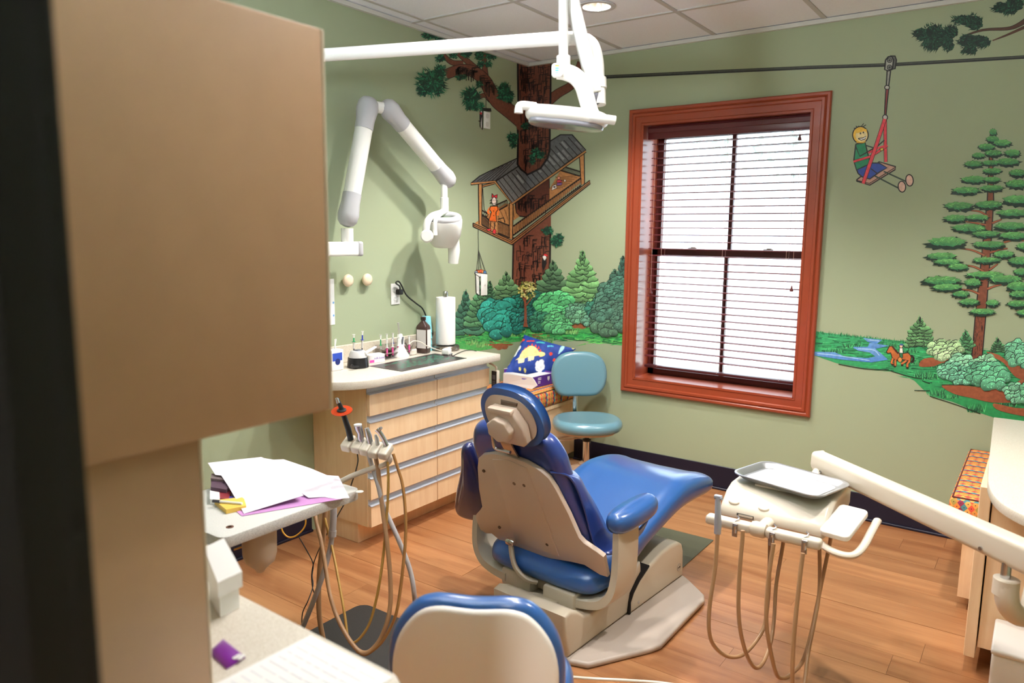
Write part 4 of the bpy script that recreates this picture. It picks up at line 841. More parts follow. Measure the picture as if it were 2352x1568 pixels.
# loose hoses, cords and tubes around the table
def cord(name, label, pts, r, m, cat='cord'):
    o = MB().tube(path_px(pts), r, 8).build(name, m, None, 60); recenter(o, tuple(PD(*pts[-1]))); return top(o, label, cat)
pf = PZ(690, 1440, .02)
o = thing('suction_hose', 'grey corrugated suction hose running from under the table to the floor', 'hose', (pf.x, pf.y, 0))
MB().tube(path_px([(766, 1160, 2.76), (766, 1185, 2.76), (764, 1220, 2.76)]), .0125, 12).build('rigid_end', M_grey_hose, o, 60); MB().tube(path_px([(764, 1218, 2.76), (763, 1232, 2.76)]), .0145, 14).build('collar', M_grey_hose, o)
MB().tube(path_px([(763, 1228, 2.76), (757, 1265, 2.76), (740, 1325, 2.76), (718, 1385, 2.78), (697, 1436, 2.82), (680, 1480, 2.86), (672, 1500, 2.88)]), .0095, 12).build('flexible_hose', M_grey_hose, o, 60)
cord('supply_hose', 'thick brown supply hose hanging straight down behind the looped hoses', [(747, 1170, 2.80), (742, 1240, 2.80), (734, 1310, 2.80), (732, 1370, 2.80), (734, 1420, 2.80), (742, 1465, 2.80), (750, 1500, 2.82)], .0095, M_hose, 'hose')
cord('twisted_wire', 'thin black wire twisting down from the left wall to the floor', [(686, 1232, 3.1), (704, 1263, 3.1), (719, 1294, 3.1), (717, 1322, 3.08), (719, 1345, 3.06), (708, 1378, 3.02), (695, 1407, 3.0), (693, 1440, 2.98), (690, 1480, 2.95)], .0022, M_black)
cord('crossing_wire', 'thin black wire crossing the twisted wire under the table', [(757, 1214, 2.98), (738, 1250, 3.04), (722, 1288, 3.09), (716, 1318, 3.09), (718, 1350, 3.08), (723, 1364, 3.08)], .0022, M_black)
hose([(640, 1185, 2.95), (645, 1205, 2.95), (650, 1222, 2.95), (662, 1233, 2.95), (676, 1232, 2.95), (690, 1222, 2.95), (699, 1210, 2.95), (702, 1196, 2.95), (697, 1165, 2.95)], .0032, mat('yellow_tubing', (206, 146, 46), .35), bpy.data.objects['assistant_table'], 'yellow_tube')
hose([(538, 1262, 2.60), (560, 1254, 2.58), (585, 1246, 2.56), (608, 1234, 2.56), (623, 1219, 2.60), (625, 1205, 2.66)], .0032, mat('yellow_tubing', (206, 146, 46), .35), bpy.data.objects['assistant_table'], 'yellow_tube')
cord('white_cable', 'thin white cable lying on the floor at the bottom edge', [(1300, 1553, 2.56), (1360, 1558, 2.55), (1440, 1562, 2.53), (1520, 1568, 2.50), (1600, 1580, 2.46)], .005, mat('white_cable', (222, 214, 200), .4))
# ================================================================ small things
def one(b, name, label, cat, m, loc, smooth=35, group=None): o = b.build(name, m, None, smooth); recenter(o, loc); return top(o, label, cat, group)
M_plate = mat('plate_white', (240, 240, 238), .35)
# ---- left wall: two round wooden knobs, outlet with plug and cable, notice, painted-over plates
for (px, py, lb) in ((798, 644, 'round cream wall peg nearer the foreground cupboard'), (842, 642, 'round cream wall peg nearer the wall outlet')):
    p = PX(px, py, .02); one(MB().lathe([(.010, -.02), (.012, -.012), (.028, -.006), (.034, .004), (.031, .014), (.018, .021), (.004, .022)], p, 28, (1, 0, 0)), 'coat_peg', lb, 'peg', mat('cream_knob', (236, 214, 186), .3), (0.0, p.y, p.z), 60, 'cream pegs on the left wall')
pa, pb = PX(896, 651, 0), PX(918, 698, 0); yc, zc = (pa.y+pb.y)/2, (pa.z+pb.z)/2
t = thing('wall_outlet', 'white wall outlet with a black plug above the worktop', 'outlet', (0, yc, zc))
MB().box(.0005, .006, yc-.036, yc+.036, zc-.060, zc+.060, .003, 2).build('cover_plate', M_plate, t)
for dz in (.024, -.024):
    s_ = MB(Matrix.Translation((.006, yc, zc+dz)) @ Matrix.Rotation(PI/2, 4, 'Y')).rprism(rrect(.030, .034, .011, 4), 0, .0015, .0005, 1).build('socket', M_plate, t)
    for dy in (-.007, .007): MB().box(.0074, .0079, yc+dy-.0012, yc+dy+.0012, zc+dz-.002, zc+dz+.008).build('slot', mat('slot_dark', (70, 66, 64), .6), s_, 0)
t = thing('power_plug', 'black plug and cable running from the wall outlet down behind the bottles', 'cable', (.02, yc, zc+.02))
MB().box(.0085, .040, yc-.004, yc+.030, zc-.004, zc+.028, .006, 2).build('plug', M_black, t)
cb = [Vector((.036, yc+.004, zc+.010)), Vector((.036, yc+.002, zc+.045)), PX(909, 650, .035), PX(915, 646, .034), PX(922, 655, .03), PX(934, 678, .025), PX(955, 696, .025), PX(970, 708, .025), PX(979, 727, .03), PX(990, 755, .035), PX(993, 770, .04), Vector((.045, -1.115, .875))]
MB().tube(cat_rom(cb, 6), .0045, 10).build('cable', M_black, t, 60)
p = PX(767, 640, .002); q = PX(768, 745, .002)
o = MB().box(.0008, .0025, p.y-.22, p.y, q.z, p.z, 0)
nt_ = o.build('wall_notice', mat('notice_white', (240, 240, 240), .5), None, 0); recenter(nt_, (0, p.y-.11, q.z)); top(nt_, 'white notice with blue dots on the left wall behind the cupboard edge', 'notice')
for fz in (.52, .80): MB().lathe([(.006, 0), (.006, .0006)], (.0026, p.y-.008, p.z+(q.z-p.z)*fz), 14, (1, 0, 0)).build('blue_dot', mat('dot_blue', (120, 170, 226), .5), nt_)
# ---- on the drawer worktop
ZT = .8705
p = PZ(1024, 800, .88); cx, cy = p.x-.012, p.y+.012
t = thing('paper_towel_holder', 'roll of white paper towel on a round steel stand in the worktop corner', 'paper towel', (cx, cy, ZT))
MB().lathe([(.080, 0), (.084, .004), (.084, .022), (.078, .028), (.01, .030)], (cx, cy, ZT), 40).build('stand_base', mat('brushed_base', (150, 140, 130), .25, .9), t)
MB().tube([(cx, cy, ZT+.03), (cx, cy, ZT+.345)], .008, 12).lathe([(.010, .318), (.016, .322), (.016, .345), (.012, .352), (.003, .354)], (cx, cy, ZT), 20).build('pole', M_chrome, t)
MB().lathe([(.020, .035), (.057, .035), (.0585, .04), (.0585, .312), (.057, .316), (.020, .316)], (cx, cy, ZT), 40).build('towel_roll', mat('paper_white', (246, 244, 244), .7), t)
p = PZ(964, 808, ZT); cx, cy = p.x+.035, p.y-.006
t = thing('brown_bottle', 'brown plastic bottle with white label on the worktop', 'bottle', (cx, cy, ZT))
Mz = Matrix.Translation((cx, cy, ZT)) @ Matrix.Rotation(rad(12), 4, 'Z'); rings = []
for w, d, r, z in ((.066, .05, .012, 0), (.074, .058, .014, .006), (.074, .058, .014, .150), (.068, .052, .014, .160), (.024, .024, .011, .186), (.022, .022, .0109, .196)): rings.append([(x, y, z) for x, y in rrect(w, d, r, 5)])
MB(Mz).loft(rings).build('body', mat('brown_plastic', (66, 46, 42), .25), t, 45)
MB(Mz).lathe([(.0155, .192), (.016, .194), (.016, .209), (.013, .211)], seg=20).build('cap', mat('dark_brown_cap', (48, 30, 28), .3), t)
MB(Mz).box(-.026, .034, -.0302, -.0295, .03, .138).build('label', mat('label_paper', (226, 220, 220), .6), t, 0); MB(Mz).box(.0374, .0382, -.02, .02, .03, .138).build('label', mat('label_paper', (226, 220, 220), .6), t, 0)
p = PZ(981, 806, ZT); cx, cy = p.x-.025, p.y+.022
t = thing('cup_stack', 'stack of pale turquoise paper cups beside the brown bottle', 'cups', (cx, cy, ZT))
for k in range(4):
    z = ZT+.036*k+(.0 if k == 0 else .0); MB().lathe([(.034, 0), (.0352, .002), (.034, .005), (.0265, .095), (.024, .096)], (cx, cy, ZT+.036*k), 28).build('cup', mat('turquoise_card', (132, 204, 214), .5), t)
# rack of syringes
p0, p1 = PZ(868, 824, ZT), PZ(908, 812, ZT); p0.x = p1.x = .085; 
t = thing('syringe_rack', 'clear acrylic stand for syringes on the worktop', 'rack', (.085, (p0.y+p1.y)/2, ZT))
M_acr = mat('clear_acrylic', (232, 222, 214), .1, trans=.75, ior=1.2)
ya, yb2 = p0.y, p1.y+.02
MB().box(.045, .125, ya, yb2, ZT, ZT+.004).build('rack_base', M_acr, t, 0); MB().box(.045, .048, ya, yb2, ZT+.004, ZT+.075).build('rack_back', M_acr, t, 0); MB().box(.048, .105, ya, yb2, ZT+.052, ZT+.055).build('rack_shelf', M_acr, t, 0); MB().box(.105, .125, ya, yb2, ZT+.030, ZT+.033).build('rack_shelf', M_acr, t, 0)
def syringe(loc, tilt, body_c, tip_c, plunger_c, label, grp, ln=.10):
    t = thing('syringe', label, 'syringe', loc, grp); ax = Vector((tilt[0], tilt[1], 1)).normalized(); L0 = Vector(loc)
    f = lambda a: L0+ax*a
    MB().tube([f(0), f(.012)], [.0022, .004], 8).build('tip', mat('tip_'+tip_c[0], tip_c[1], .5), t); MB().tube([f(.012), f(.012+ln*.5)], .0055, 10).build('barrel', mat('barrel_'+body_c[0], body_c[1], .35), t)
    MB().tube([f(.012+ln*.5), f(.014+ln*.5)], .010, 10).tube([f(.012+ln*.5), f(.012+ln*.82)], .0035, 8).build('plunger', mat('plunger_'+plunger_c[0], plunger_c[1], .4), t); MB().tube([f(.012+ln*.8), f(.012+ln), f(.016+ln)], [.0035, .005, .0085], 12).build('thumb_rest', M_plate, t)
DKc, PKc, GRc, BLc, WHc, GYc = ('dark', (60, 56, 60)), ('pink', (230, 90, 160)), ('green', (24, 150, 90)), ('blue', (50, 70, 180)), ('white', (232, 230, 228)), ('grey', (206, 200, 196))
n = 4; dy = (yb2-ya-.02)/4
for i in range(4):
    syringe((.078, ya+.012+i*dy, ZT+.006), (-.05, .05), GYc, DKc, GRc if i < 2 else BLc, ['green syringe at the left end of the clear rack, back row', 'green syringe second from the left in the rack, back row', 'blue syringe third from the left in the rack, back row', 'blue syringe at the right end of the rack, back row'][i], 'syringes in the rack', .112)
for i in range(5):
    syringe((.114, ya+.024+i*dy*.92, ZT+.006), (-.05, .05), PKc, DKc, WHc, ['leftmost pink syringe in the front row of the rack', 'second pink syringe from the left in the front row of the rack', 'middle pink syringe in the front row of the rack', 'second pink syringe from the right in the front row of the rack', 'rightmost pink syringe in the front row of the rack'][i], 'pink syringes in the rack', .09)
# cordless curing light in its charger
p = PZ(913, 818, ZT); cx, cy = p.x+.02, p.y
t = thing('cordless_light', 'white cordless lamp standing in its wedge-shaped charger', 'dental tool', (cx, cy, ZT))
rings = [[(cx+x, cy+y, ZT+z) for x, y in rrect(w, d, r, 5)] for w, d, r, z in ((.088, .092, .03, 0), (.09, .094, .03, .006), (.078, .08, .028, .018), (.04, .04, .014, .06), (.034, .030, .012, .085), (.032, .026, .012, .125), (.024, .022, .010, .130))]
MB().loft(rings).build('charger', M_plate, t, 50); MB().loft([[(cx+x, cy+y, ZT+z) for x, y in rrect(.086, .09, .03, 5)] for z in (-.0003, .002)]).build('foot', mat('grey_foot', (120, 118, 124), .5), t)
MB(Matrix.Translation((cx+.019, cy, ZT+.085)) @ Matrix.Rotation(rad(8), 4, 'Y')).box(-.001, .0015, -.006, .006, -.035, .03, .0007, 1).build('display_strip', mat('slate', (96, 100, 112), .4), t)
MB().tube([(cx, cy-.006, ZT+.125), (cx, cy-.010, ZT+.17), (cx, cy-.013, ZT+.195)], [.006, .005, .007], 10).build('light_tip', mat('frosted_metal', (206, 206, 200), .3, .5), t)
# glass dish
p = PZ(940, 813, ZT); cx, cy = p.x+.005, p.y
t = thing('glass_jar', 'clear round jar with swabs behind the charger', 'jar', (cx, cy, ZT))
MB().lathe([(.036, 0), (.040, .004), (.040, .028), (.036, .032)], (cx, cy, ZT), 28).build('dish', mat('milky_plastic', (232, 226, 216), .3), t)
MB().lathe([(.030, .032), (.038, .05), (.036, .075), (.022, .09), (.004, .093)], (cx, cy, ZT), 24).build('dome', M_acr, t)
b = MB()
for i in range(12): a = R.uniform(0, 6.28); b.tube([(cx+.004*math.cos(a), cy+.004*math.sin(a), ZT+.034), (cx+.026*math.cos(a), cy+.026*math.sin(a), ZT+.07)], .0012, 5)
b.build('swab', mat('swab', (214, 206, 190), .7), t)['kind'] = 'stuff'
# black printed sheet
t = thing('printed_mat', 'black printed mat with green writing lying on the worktop', 'mat', (.31, -1.45, ZT))
MB().add([(.200, -1.716, ZT), (.440, -1.722, ZT), (.434, -1.197, ZT), (.185, -1.183, ZT), (.200, -1.716, ZT+.0015), (.440, -1.722, ZT+.0015), (.434, -1.197, ZT+.0015), (.185, -1.183, ZT+.0015)], [(3, 2, 1, 0), (4, 5, 6, 7), (0, 1, 5, 4), (1, 2, 6, 5), (2, 3, 7, 6), (3, 0, 4, 7)]).build('sheet', mat('black_sheet', (52, 46, 48), .3), t, 0)
b = MB()
for r_ in range(9):
    x = .225+r_*.021; y = -1.66
    while y < -1.24:
        w = R.uniform(.012, .05)
        if R.random() < (.85 if r_ < 2 or (.27 < x < .38) else .35): b.box(x, x+.006, y, min(y+w, -1.23), ZT+.0016, ZT+.0018)
        y += w+R.uniform(.008, .02)
b.build('green_print', mat('green_ink', (60, 150, 120), .5), t, 0)['kind'] = 'stuff'
# charger plug on the mat, cables
p = PZ(1023, 814, ZT); cx, cy = p.x+.01, p.y
t = thing('charger_plug', 'white cube charger with white and black cables on the printed mat', 'charger', (cx, cy, ZT+.002))
MB(Matrix.Translation((cx, cy, ZT+.002)) @ Matrix.Rotation(rad(20), 4, 'Z')).box(-.022, .022, -.026, .026, 0, .034, .007, 3).build('body', M_plate, t)
MB(Matrix.Translation((cx, cy, ZT+.002)) @ Matrix.Rotation(rad(20), 4, 'Z')).box(-.018, .030, -.02, .022, .0003, .006, .002, 1).build('base', mat('grey_foot', (120, 118, 124), .5), t)
MB().tube(cat_rom([Vector((cx-.015, cy-.02, ZT+.02)), PX(996, 800, .20), PX(982, 795, .18), PX(965, 785, .165), PX(950, 783, .155), PX(940, 790, .15)], 6), .003, 8).build('cable', mat('white_cable', (222, 214, 200), .4), t, 60)
MB().tube(cat_rom([Vector((cx+.02, cy+.02, ZT+.006)), PZ(1040, 817, ZT+.003), PZ(1052, 811, ZT+.003), PZ(1068, 805, ZT+.003), PZ(1085, 804, ZT+.003), PZ(1094, 806, ZT+.003)], 6), .0022, 8).build('cable', M_black, t, 60)
# black round dispenser with two syringes
p = PZ(824, 843, ZT); cx, cy = p.x-.005, p.y
t = thing('round_dispenser', 'black round pot with white insert holding syringes on the near end of the worktop', 'pot', (cx, cy, ZT))
MB().lathe([(.053, 0), (.056, .003), (.052, .046), (.051, .052), (.048, .053), (.044, .045), (.01, .044)], (cx, cy, ZT), 36).build('pot', mat('black_pot', (30, 29, 31), .3), t)
MB().lathe([(.047, .046), (.045, .07), (.036, .086), (.03, .088), (.005, .086)], (cx, cy, ZT), 30).build('insert', mat('grey_insert', (206, 204, 204), .4), t)
MB().box(-.012, .022, -.018, .018, 0, .008, .003, 1, M=Matrix.Translation((cx-.005, cy+.002, ZT+.084))).build('dark_clip', mat('slate', (96, 100, 112), .4), t)
MB().tube([(cx+.04, cy+.01, ZT+.075), (cx+.035, cy+.05, ZT+.085), (cx+.02, cy+.105, ZT+.095)], [.012, .013, .010], 12, flat=.5).build('white_paddle', M_plate, t)
MB().tube([(cx+.04, cy-.035, ZT+.012), (cx+.045, cy-.065, ZT+.016), (cx+.04, cy-.082, ZT+.022)], [.006, .005, .009], 10).build('side_lever', M_black, t)
syringe((cx-.012, cy-.016, ZT+.086), (0, .02), GYc, DKc, GRc, 'syringe with green plunger standing in the round pot', 'syringes in the pot', .07); syringe((cx+.0, cy+.03, ZT+.084), (0, .05), GYc, DKc, BLc, 'syringe with blue plunger standing in the round pot', 'syringes in the pot', .085)
p = PZ(864, 832, ZT); cx, cy = p.x-.015, p.y
t = thing('carton', 'small white carton with purple print and pink stripe behind the pot', 'carton', (cx, cy, ZT)); Mq = Matrix.Translation((cx, cy, ZT)) @ Matrix.Rotation(rad(-12), 4, 'Z')
MB(Mq).box(-.03, .03, -.05, .05, 0, .045, .002, 1).build('box', mat('carton_white', (236, 232, 234), .5), t); MB(Mq).box(.0302, .0306, -.046, -.018, .004, .018).build('pink_patch', mat('pink_print', (226, 80, 170), .5), t, 0); text('soft bond', .017, Mq @ Matrix.Translation((.0304, .014, .026)) @ Matrix.Rotation(PI/2, 4, 'Z') @ Matrix.Rotation(PI/2, 4, 'X'), mat('lilac_ink', (150, 130, 200), .6), t)
p = PZ(776, 848, ZT); cx, cy = p.x-.01, p.y-.01
t = thing('wipes_tub', 'white square tub with blue printed label and white straws at the cupboard edge', 'tub', (cx, cy, ZT))
MB().box(cx-.035, cx+.035, cy-.05, cy+.028, 0+ZT, ZT+.105, .004, 2).build('tub', mat('carton_white', (236, 232, 234), .5), t); MB().box(cx+.0352, cx+.0358, cy-.045, cy+.018, ZT+.05, ZT+.09).build('blue_label', mat('label_blue', (44, 74, 176), .4), t, 0)
MB(Matrix.Translation((cx+.036, cy-.012, ZT+.045)) @ Matrix.Rotation(PI/2, 4, 'Y')).lathe([(.016, 0), (.016, .0006)], seg=24).build('emblem', mat('label_navy', (26, 40, 110), .4), t)
for dx, dyy in ((0, .012), (.01, -.006), (-.01, .018)): MB().tube([(cx+dx*.3, cy, ZT+.1), (cx+dx, cy+dyy, ZT+.155)], .0025, 8).build('straw', M_plate, t)
# ---- at the cabinet end: black meter with pale cable
q0, q1 = PY(1130, 849, -.94), PY(1142, 890, -.94)
t = thing('black_meter', 'flat black meter in a pale frame hung on the end of the drawer cabinet', 'meter', (.44, -.93, q1.z))
MB().box(.4205, .464, -.950, -.925, q1.z, q0.z, .004, 2).build('frame', mat('ivory_plastic', (232, 220, 200), .3), t); MB().box(.424, .460, -.9515, -.9495, q1.z+.004, q0.z-.004).build('face', mat('meter_black', (38, 36, 38), .3), t, 0)
sc_ = MB().box(.430, .452, -.9522, -.9512, q1.z+.05, q1.z+.075).build('display', mat('meter_grey', (84, 84, 90), .3), t, 0)
for k in range(3): MB().box(.430, .452, -.9522, -.9512, q1.z+.014+k*.010, q1.z+.018+k*.010).build('meter_line', mat('meter_grey', (84, 84, 90), .3), t, 0)
MB().tube(cat_rom([(.45, -.94, q0.z), (.452, -.945, q0.z+.02), (.435, -.955, q0.z+.035), (.41, -.955, q0.z+.04)], 5), .006, 8).build('cable', mat('ivory_plastic', (232, 220, 200), .3), t)
# ---- on the corner bench: glove carton, spectacles, pillow
ZB = .553
A_, B_, C_ = PZ(1153, 881, ZB), PZ(1219, 893, ZB), PZ(1273, 872, ZB)
ux = (B_-A_); ux.z = 0; lx = ux.length; ux.normalize(); uy = Vector((-ux.y, ux.x, 0)); ly = .235
t = thing('glove_carton', 'opened purple and white cardboard carton on the corner bench', 'carton', tuple((A_+B_)/2+uy*.15))
Mg = frame((A_.x, A_.y, ZB), ux, uy); M_pur = mat('purple_card', (92, 48, 150), .45); M_card = mat('white_card', (234, 230, 232), .5); hh = .075
MB(Mg).box(0, lx, .02, ly, 0, .003).box(0, .003, .02, ly, 0, hh+.025).box(lx-.003, lx, .02, ly, 0, hh).box(0, lx, ly-.003, ly, 0, hh+.01).build('tray', M_pur, t, 0)
MB(Mg).box(0, lx, .017, .02, 0, hh).add([(0, .017, 0), (lx+.01, .005, 0), (lx+.05, .01, .03), (lx+.02, .012, .062), (lx, .015, hh), (0, .017, hh-.005), (0, .012, 0), (lx+.01, .0, 0), (lx+.05, .005, .03), (lx+.02, .007, .062), (lx, .010, hh), (0, .012, hh-.005)], [(0, 1, 2, 3, 4, 5), (11, 10, 9, 8, 7, 6)]+[(i, 6+i, 6+(i+1) % 6, (i+1) % 6) for i in range(6)]).build('front_flap', M_card, t, 0)
MB(Mg).box(lx*.0, lx, .02, .075, hh-.003, hh-.001).box(lx*.62, lx, .075, ly, hh-.003, hh-.001).build('top_flap', M_card, t, 0); MB(Mg).box(.01, lx*.62, .08, ly-.02, .03, .032).build('inner_panel', M_card, t, 0)
MB(Mg).box(-.0015, .0045, .02, ly, hh+.024, hh+.027).build('card_edge', M_card, t, 0)
text('IMAX   FREE   GLOVES', .009, Mg @ Matrix.Translation((lx*.48, .0115, .018)) @ Matrix.Rotation(PI/2, 4, 'X'), mat('grey_ink', (120, 116, 130), .6), t) if False else None
MB(Mg).box(lx*.42, lx*.47, .0112, .0118, .03, .058).build('grey_print', mat('grey_ink', (150, 148, 156), .6), t, 0); MB(Mg).box(lx*.66, lx*.86, .0102, .0112, .052, .062).build('lilac_print', mat('lilac_ink', (150, 130, 200), .6), t, 0); MB(Mg).box(lx*.3, lx*.62, .0112, .0118, .014, .019).build('grey_print', mat('grey_ink', (150, 148, 156), .6), t, 0)
for k, zz in enumerate((.058, .048, .034, .024)): MB(Mg).box(lx, lx+.0008, .075, .075+(.035 if k < 2 else .026), zz, zz+.005).build('white_print', M_card, t, 0)
MB(Mg @ Matrix.Translation((lx+.0004, .19, .045)) @ Matrix.Rotation(PI/2, 4, 'Z') @ Matrix.Rotation(PI/2, 4, 'X')).rprism([(-.012, .014), (-.012, -.004), (0, -.018), (.012, -.004), (.012, .014)], -.0002, .0006, .0002, 1).build('shield_print', M_card, t, 0)
p = PZ(1150, 880, ZB)
t = thing('spectacles', 'small pair of glasses with amber frame beside the carton', 'glasses', (p.x, p.y-.02, ZB))
for k in (0, 1):
    cxx, cyy = p.x+.0+.0, p.y-.03-.045*k; rings = []
    for i in range(20):
        a = 2*PI*i/20; c_ = Vector((cxx+.004*k, cyy+.021*math.cos(a), ZB+.020+.017*math.sin(a))); nr_ = Vector((0, math.cos(a), math.sin(a))); rings.append([c_+nr_*.0022*math.cos(u)+Vector((1, 0, 0))*.0022*math.sin(u) for u in [2*PI*j/6 for j in range(6)]])
    MB().loft(rings, False, True, loop=True).build('rim', mat('amber_frame', (150, 92, 60), .35), t)
MB().tube([(p.x, p.y-.052, ZB+.024), (p.x, p.y-.054, ZB+.024)], .002, 6).tube([(p.x, p.y-.008, ZB+.024), (p.x-.1, p.y-.004, ZB+.02)], .0018, 6).build('temple', mat('amber_frame', (150, 92, 60), .35), t)
# pillow with a printed dinosaur
def inpoly(x, y, P):
    c = False; j = len(P)-1
    for i in range(len(P)):
        if (P[i][1] > y) != (P[j][1] > y) and x < (P[j][0]-P[i][0])*(y-P[i][1])/(P[j][1]-P[i][1])+P[i][0]: c = not c
        j = i
    return c
# print drawn in photo-measured pillow coordinates, u across 0..1, v up 0..1
q00, q10, q11, q01 = (225, 370), (700, 480), (1000, 195), (405, 30)      # corners in a reference grid
def toUV(x, y):
    u, v = .5, .5
    for _ in range(12):
        X = q00[0]*(1-u)*(1-v)+q10[0]*u*(1-v)+q11[0]*u*v+q01[0]*(1-u)*v-x; Y = q00[1]*(1-u)*(1-v)+q10[1]*u*(1-v)+q11[1]*u*v+q01[1]*(1-u)*v-y
        a = (q10[0]-q00[0])*(1-v)+(q11[0]-q01[0])*v; b_ = (q01[0]-q00[0])*(1-u)+(q11[0]-q10[0])*u; c = (q10[1]-q00[1])*(1-v)+(q11[1]-q01[1])*v; d = (q01[1]-q00[1])*(1-u)+(q11[1]-q10[1])*u
        D = a*d-b_*c; u -= (X*d-b_*Y)/D; v -= (a*Y-c*X)/D
    return u, v
sh = []
def shp(col, pts, smooth=True):
    p = cr2(pts, 4) if smooth else pts; sh.append((s2l(col), [toUV(*q) for q in p]))
def ell(col, cx, cy, rx, ry): shp(col, [(cx+rx*math.cos(2*PI*k/14), cy+ry*math.sin(2*PI*k/14)) for k in range(14)], False)
RED, YEL, WHT, CY = (226, 64, 44), (246, 224, 150), (240, 244, 250), (90, 196, 214)
for k in range(9): a = PI*(1.02-.98*k/8)-.15; cx, cy = 520+112*math.cos(a), 285-105*math.sin(a); shp(RED, [(cx-15, cy+12), (cx+2, cy-22), (cx+18, cy+10)], False)
shp(YEL, [(350, 292), (390, 280), (420, 225), (480, 190), (545, 188), (595, 225), (615, 255), (650, 252), (680, 268), (675, 288), (640, 298), (610, 290), (570, 290), (520, 290), (450, 300), (400, 296)])
for x, y0_, y1_, w in ((405, 290, 330, 20), (440, 292, 332, 20), (515, 285, 326, 18), (548, 283, 322, 18)): shp((246, 234, 190), [(x-w, y0_), (x+w, y0_), (x+w*.8, y1_), (x-w*.8, y1_)], False)
for x, y, r_ in ((340, 185, 34), (312, 215, 26), (365, 175, 28), (330, 225, 22)): ell(WHT, x, y, r_, r_)
for x, y, r_ in ((610, 365, 32), (645, 350, 30), (625, 400, 32), (655, 385, 28), (600, 395, 26)): ell(WHT, x, y, r_, r_)
for x, y in ((395, 92), (380, 100), (410, 100)): ell(RED, x, y, 14, 13)
for x, y in ((470, 120), (500, 126), (535, 130)): ell(RED, x, y, 18, 9)
for x, y in ((745, 275), (790, 325)): ell(RED, x, y, 18, 16)
shp((60, 170, 180), [(565, 145), (600, 132), (640, 140), (670, 148), (660, 165), (610, 158)])
for k in range(4): shp(CY, [(700+18*k, 190), (708+18*k, 175), (716+18*k, 200), (706+18*k, 205)], False)
shp((170, 222, 236), [(850, 185), (885, 170), (880, 225), (840, 270), (830, 255)])
for x, y in ((405, 378), (458, 400), (240, 322), (270, 295), (730, 455), (975, 190)): ell((230, 214, 120), x, y, 13, 17)
NU, NV = 110, 74
TL, TR, BR, BL = PX(1204, 768, .055), PY(1323, 801, -.045), PY(1263, 866, -.13), PX(1160, 850, .075)
BR += (BR-TR)*.10; BL += (BL-TL)*.10
nrm = (TR-TL).cross(BL-TL).normalized(); nrm = nrm if nrm.dot(CAM-TL) > 0 else -nrm
b = MB(); base_c = s2l((28, 62, 150)); vs = []
def surf(u, v, sg):
    pin = .05*(1-(2*u-1)**2)*(1 if v < .5 else -1)*abs(2*v-1)**3; pinu = .04*(1-(2*v-1)**2)*(1 if u < .5 else -1)*abs(2*u-1)**3
    uu, vv = u+pinu, v+pin; P = BL*(1-uu)*(1-vv)+BR*uu*(1-vv)+TR*uu*vv+TL*(1-uu)*vv
    bul = (max(0, 16*u*(1-u)*v*(1-v)))**.45*.058; bul += .0025*math.sin(u*31+v*7)*min(1, 8*min(u, v, 1-u, 1-v))
    return P+nrm*bul*sg
idx = lambda i, j: j*(NU+1)+i
vs = [surf(i/NU, j/NV, 1) for j in range(NV+1) for i in range(NU+1)]
cols = []
for j in range(NV+1):
    for i in range(NU+1):
        c = base_c; u, v = i/NU, j/NV
        for cc, P in sh:
            if inpoly(u, v, P): c = cc
        cols.append(c)
off = len(b.v); b.v += vs
for j in range(NV):
    for i in range(NU):
        f = (idx(i, j), idx(i+1, j), idx(i+1, j+1), idx(i, j+1)); b.f.append([k+off for k in f]); b.c.append([cols[k] for k in f])
off = len(b.v); b.v += [surf(i/NU, j/NV, -.5) for j in range(NV+1) for i in range(NU+1)]
for j in range(NV):
    for i in range(NU): b.f.append([k+off for k in (idx(i, j+1), idx(i+1, j+1), idx(i+1, j), idx(i, j))]); b.c.append([base_c]*4)
o = b.build('dinosaur_pillow', painted('pillow_print', .7), None, 80); cpt = (BL+BR)/2; recenter(o, tuple(cpt)); top(o, 'blue pillow printed with a yellow dinosaur leaning in the bench corner', 'pillow')
# ---- on the assistant table
ZA = .7005
def sheet(name, label, pts, cat, m, th=.0012, nsub=0):
    """thin paper from world points (fan from centre)"""
    c = sum(pts, Vector())/len(pts); n = len(pts); vs = [c]+list(pts); vs2 = [v-Vector((0, 0, th)) for v in vs]
    fs = [(0, 1+i, 1+(i+1) % n) for i in range(n)]; f2 = [(n+1, n+2+(i+1) % n, n+2+i) for i in range(n)]; f3 = [(1+i, n+2+i, n+2+(i+1) % n, 1+(i+1) % n) for i in range(n)]
    b = MB().add(vs+vs2, fs+f2+f3); o = b.build(name, m, None, 60); recenter(o, tuple(c)); return top(o, label, cat)
M_lil = mat('lilac_paper', (238, 230, 242), .7)
g3 = lambda a, c, z: PZ(460+a/5.226, 1020+c/5.226, z)
sheet('folded_paper', 'large folded white paper covering the tools on the grey table', [g3(*q) for q in ((90, 222, .740), (420, 185, .742), (735, 152, .744), (830, 200, .745), (900, 240, .743), (1060, 420, .735), (1240, 612, .722), (900, 715, .712), (525, 830, .703), (430, 660, .716), (330, 490, .728), (240, 355, .738), (180, 365, .738))], 'paper', M_lil)
sheet('white_paper', 'white paper sheet half hidden under the folded paper at the right', [g3(*q) for q in ((760, 165, .735), (880, 185, .734), (1000, 180, .733), (1330, 290, .725), (1520, 370, .716), (1660, 380, .708), (1720, 500, .705), (1790, 640, .7025), (1640, 655, .7025), (1480, 630, .704), (1300, 640, .706), (1180, 560, .715), (1000, 380, .728))], 'paper', M_lil)
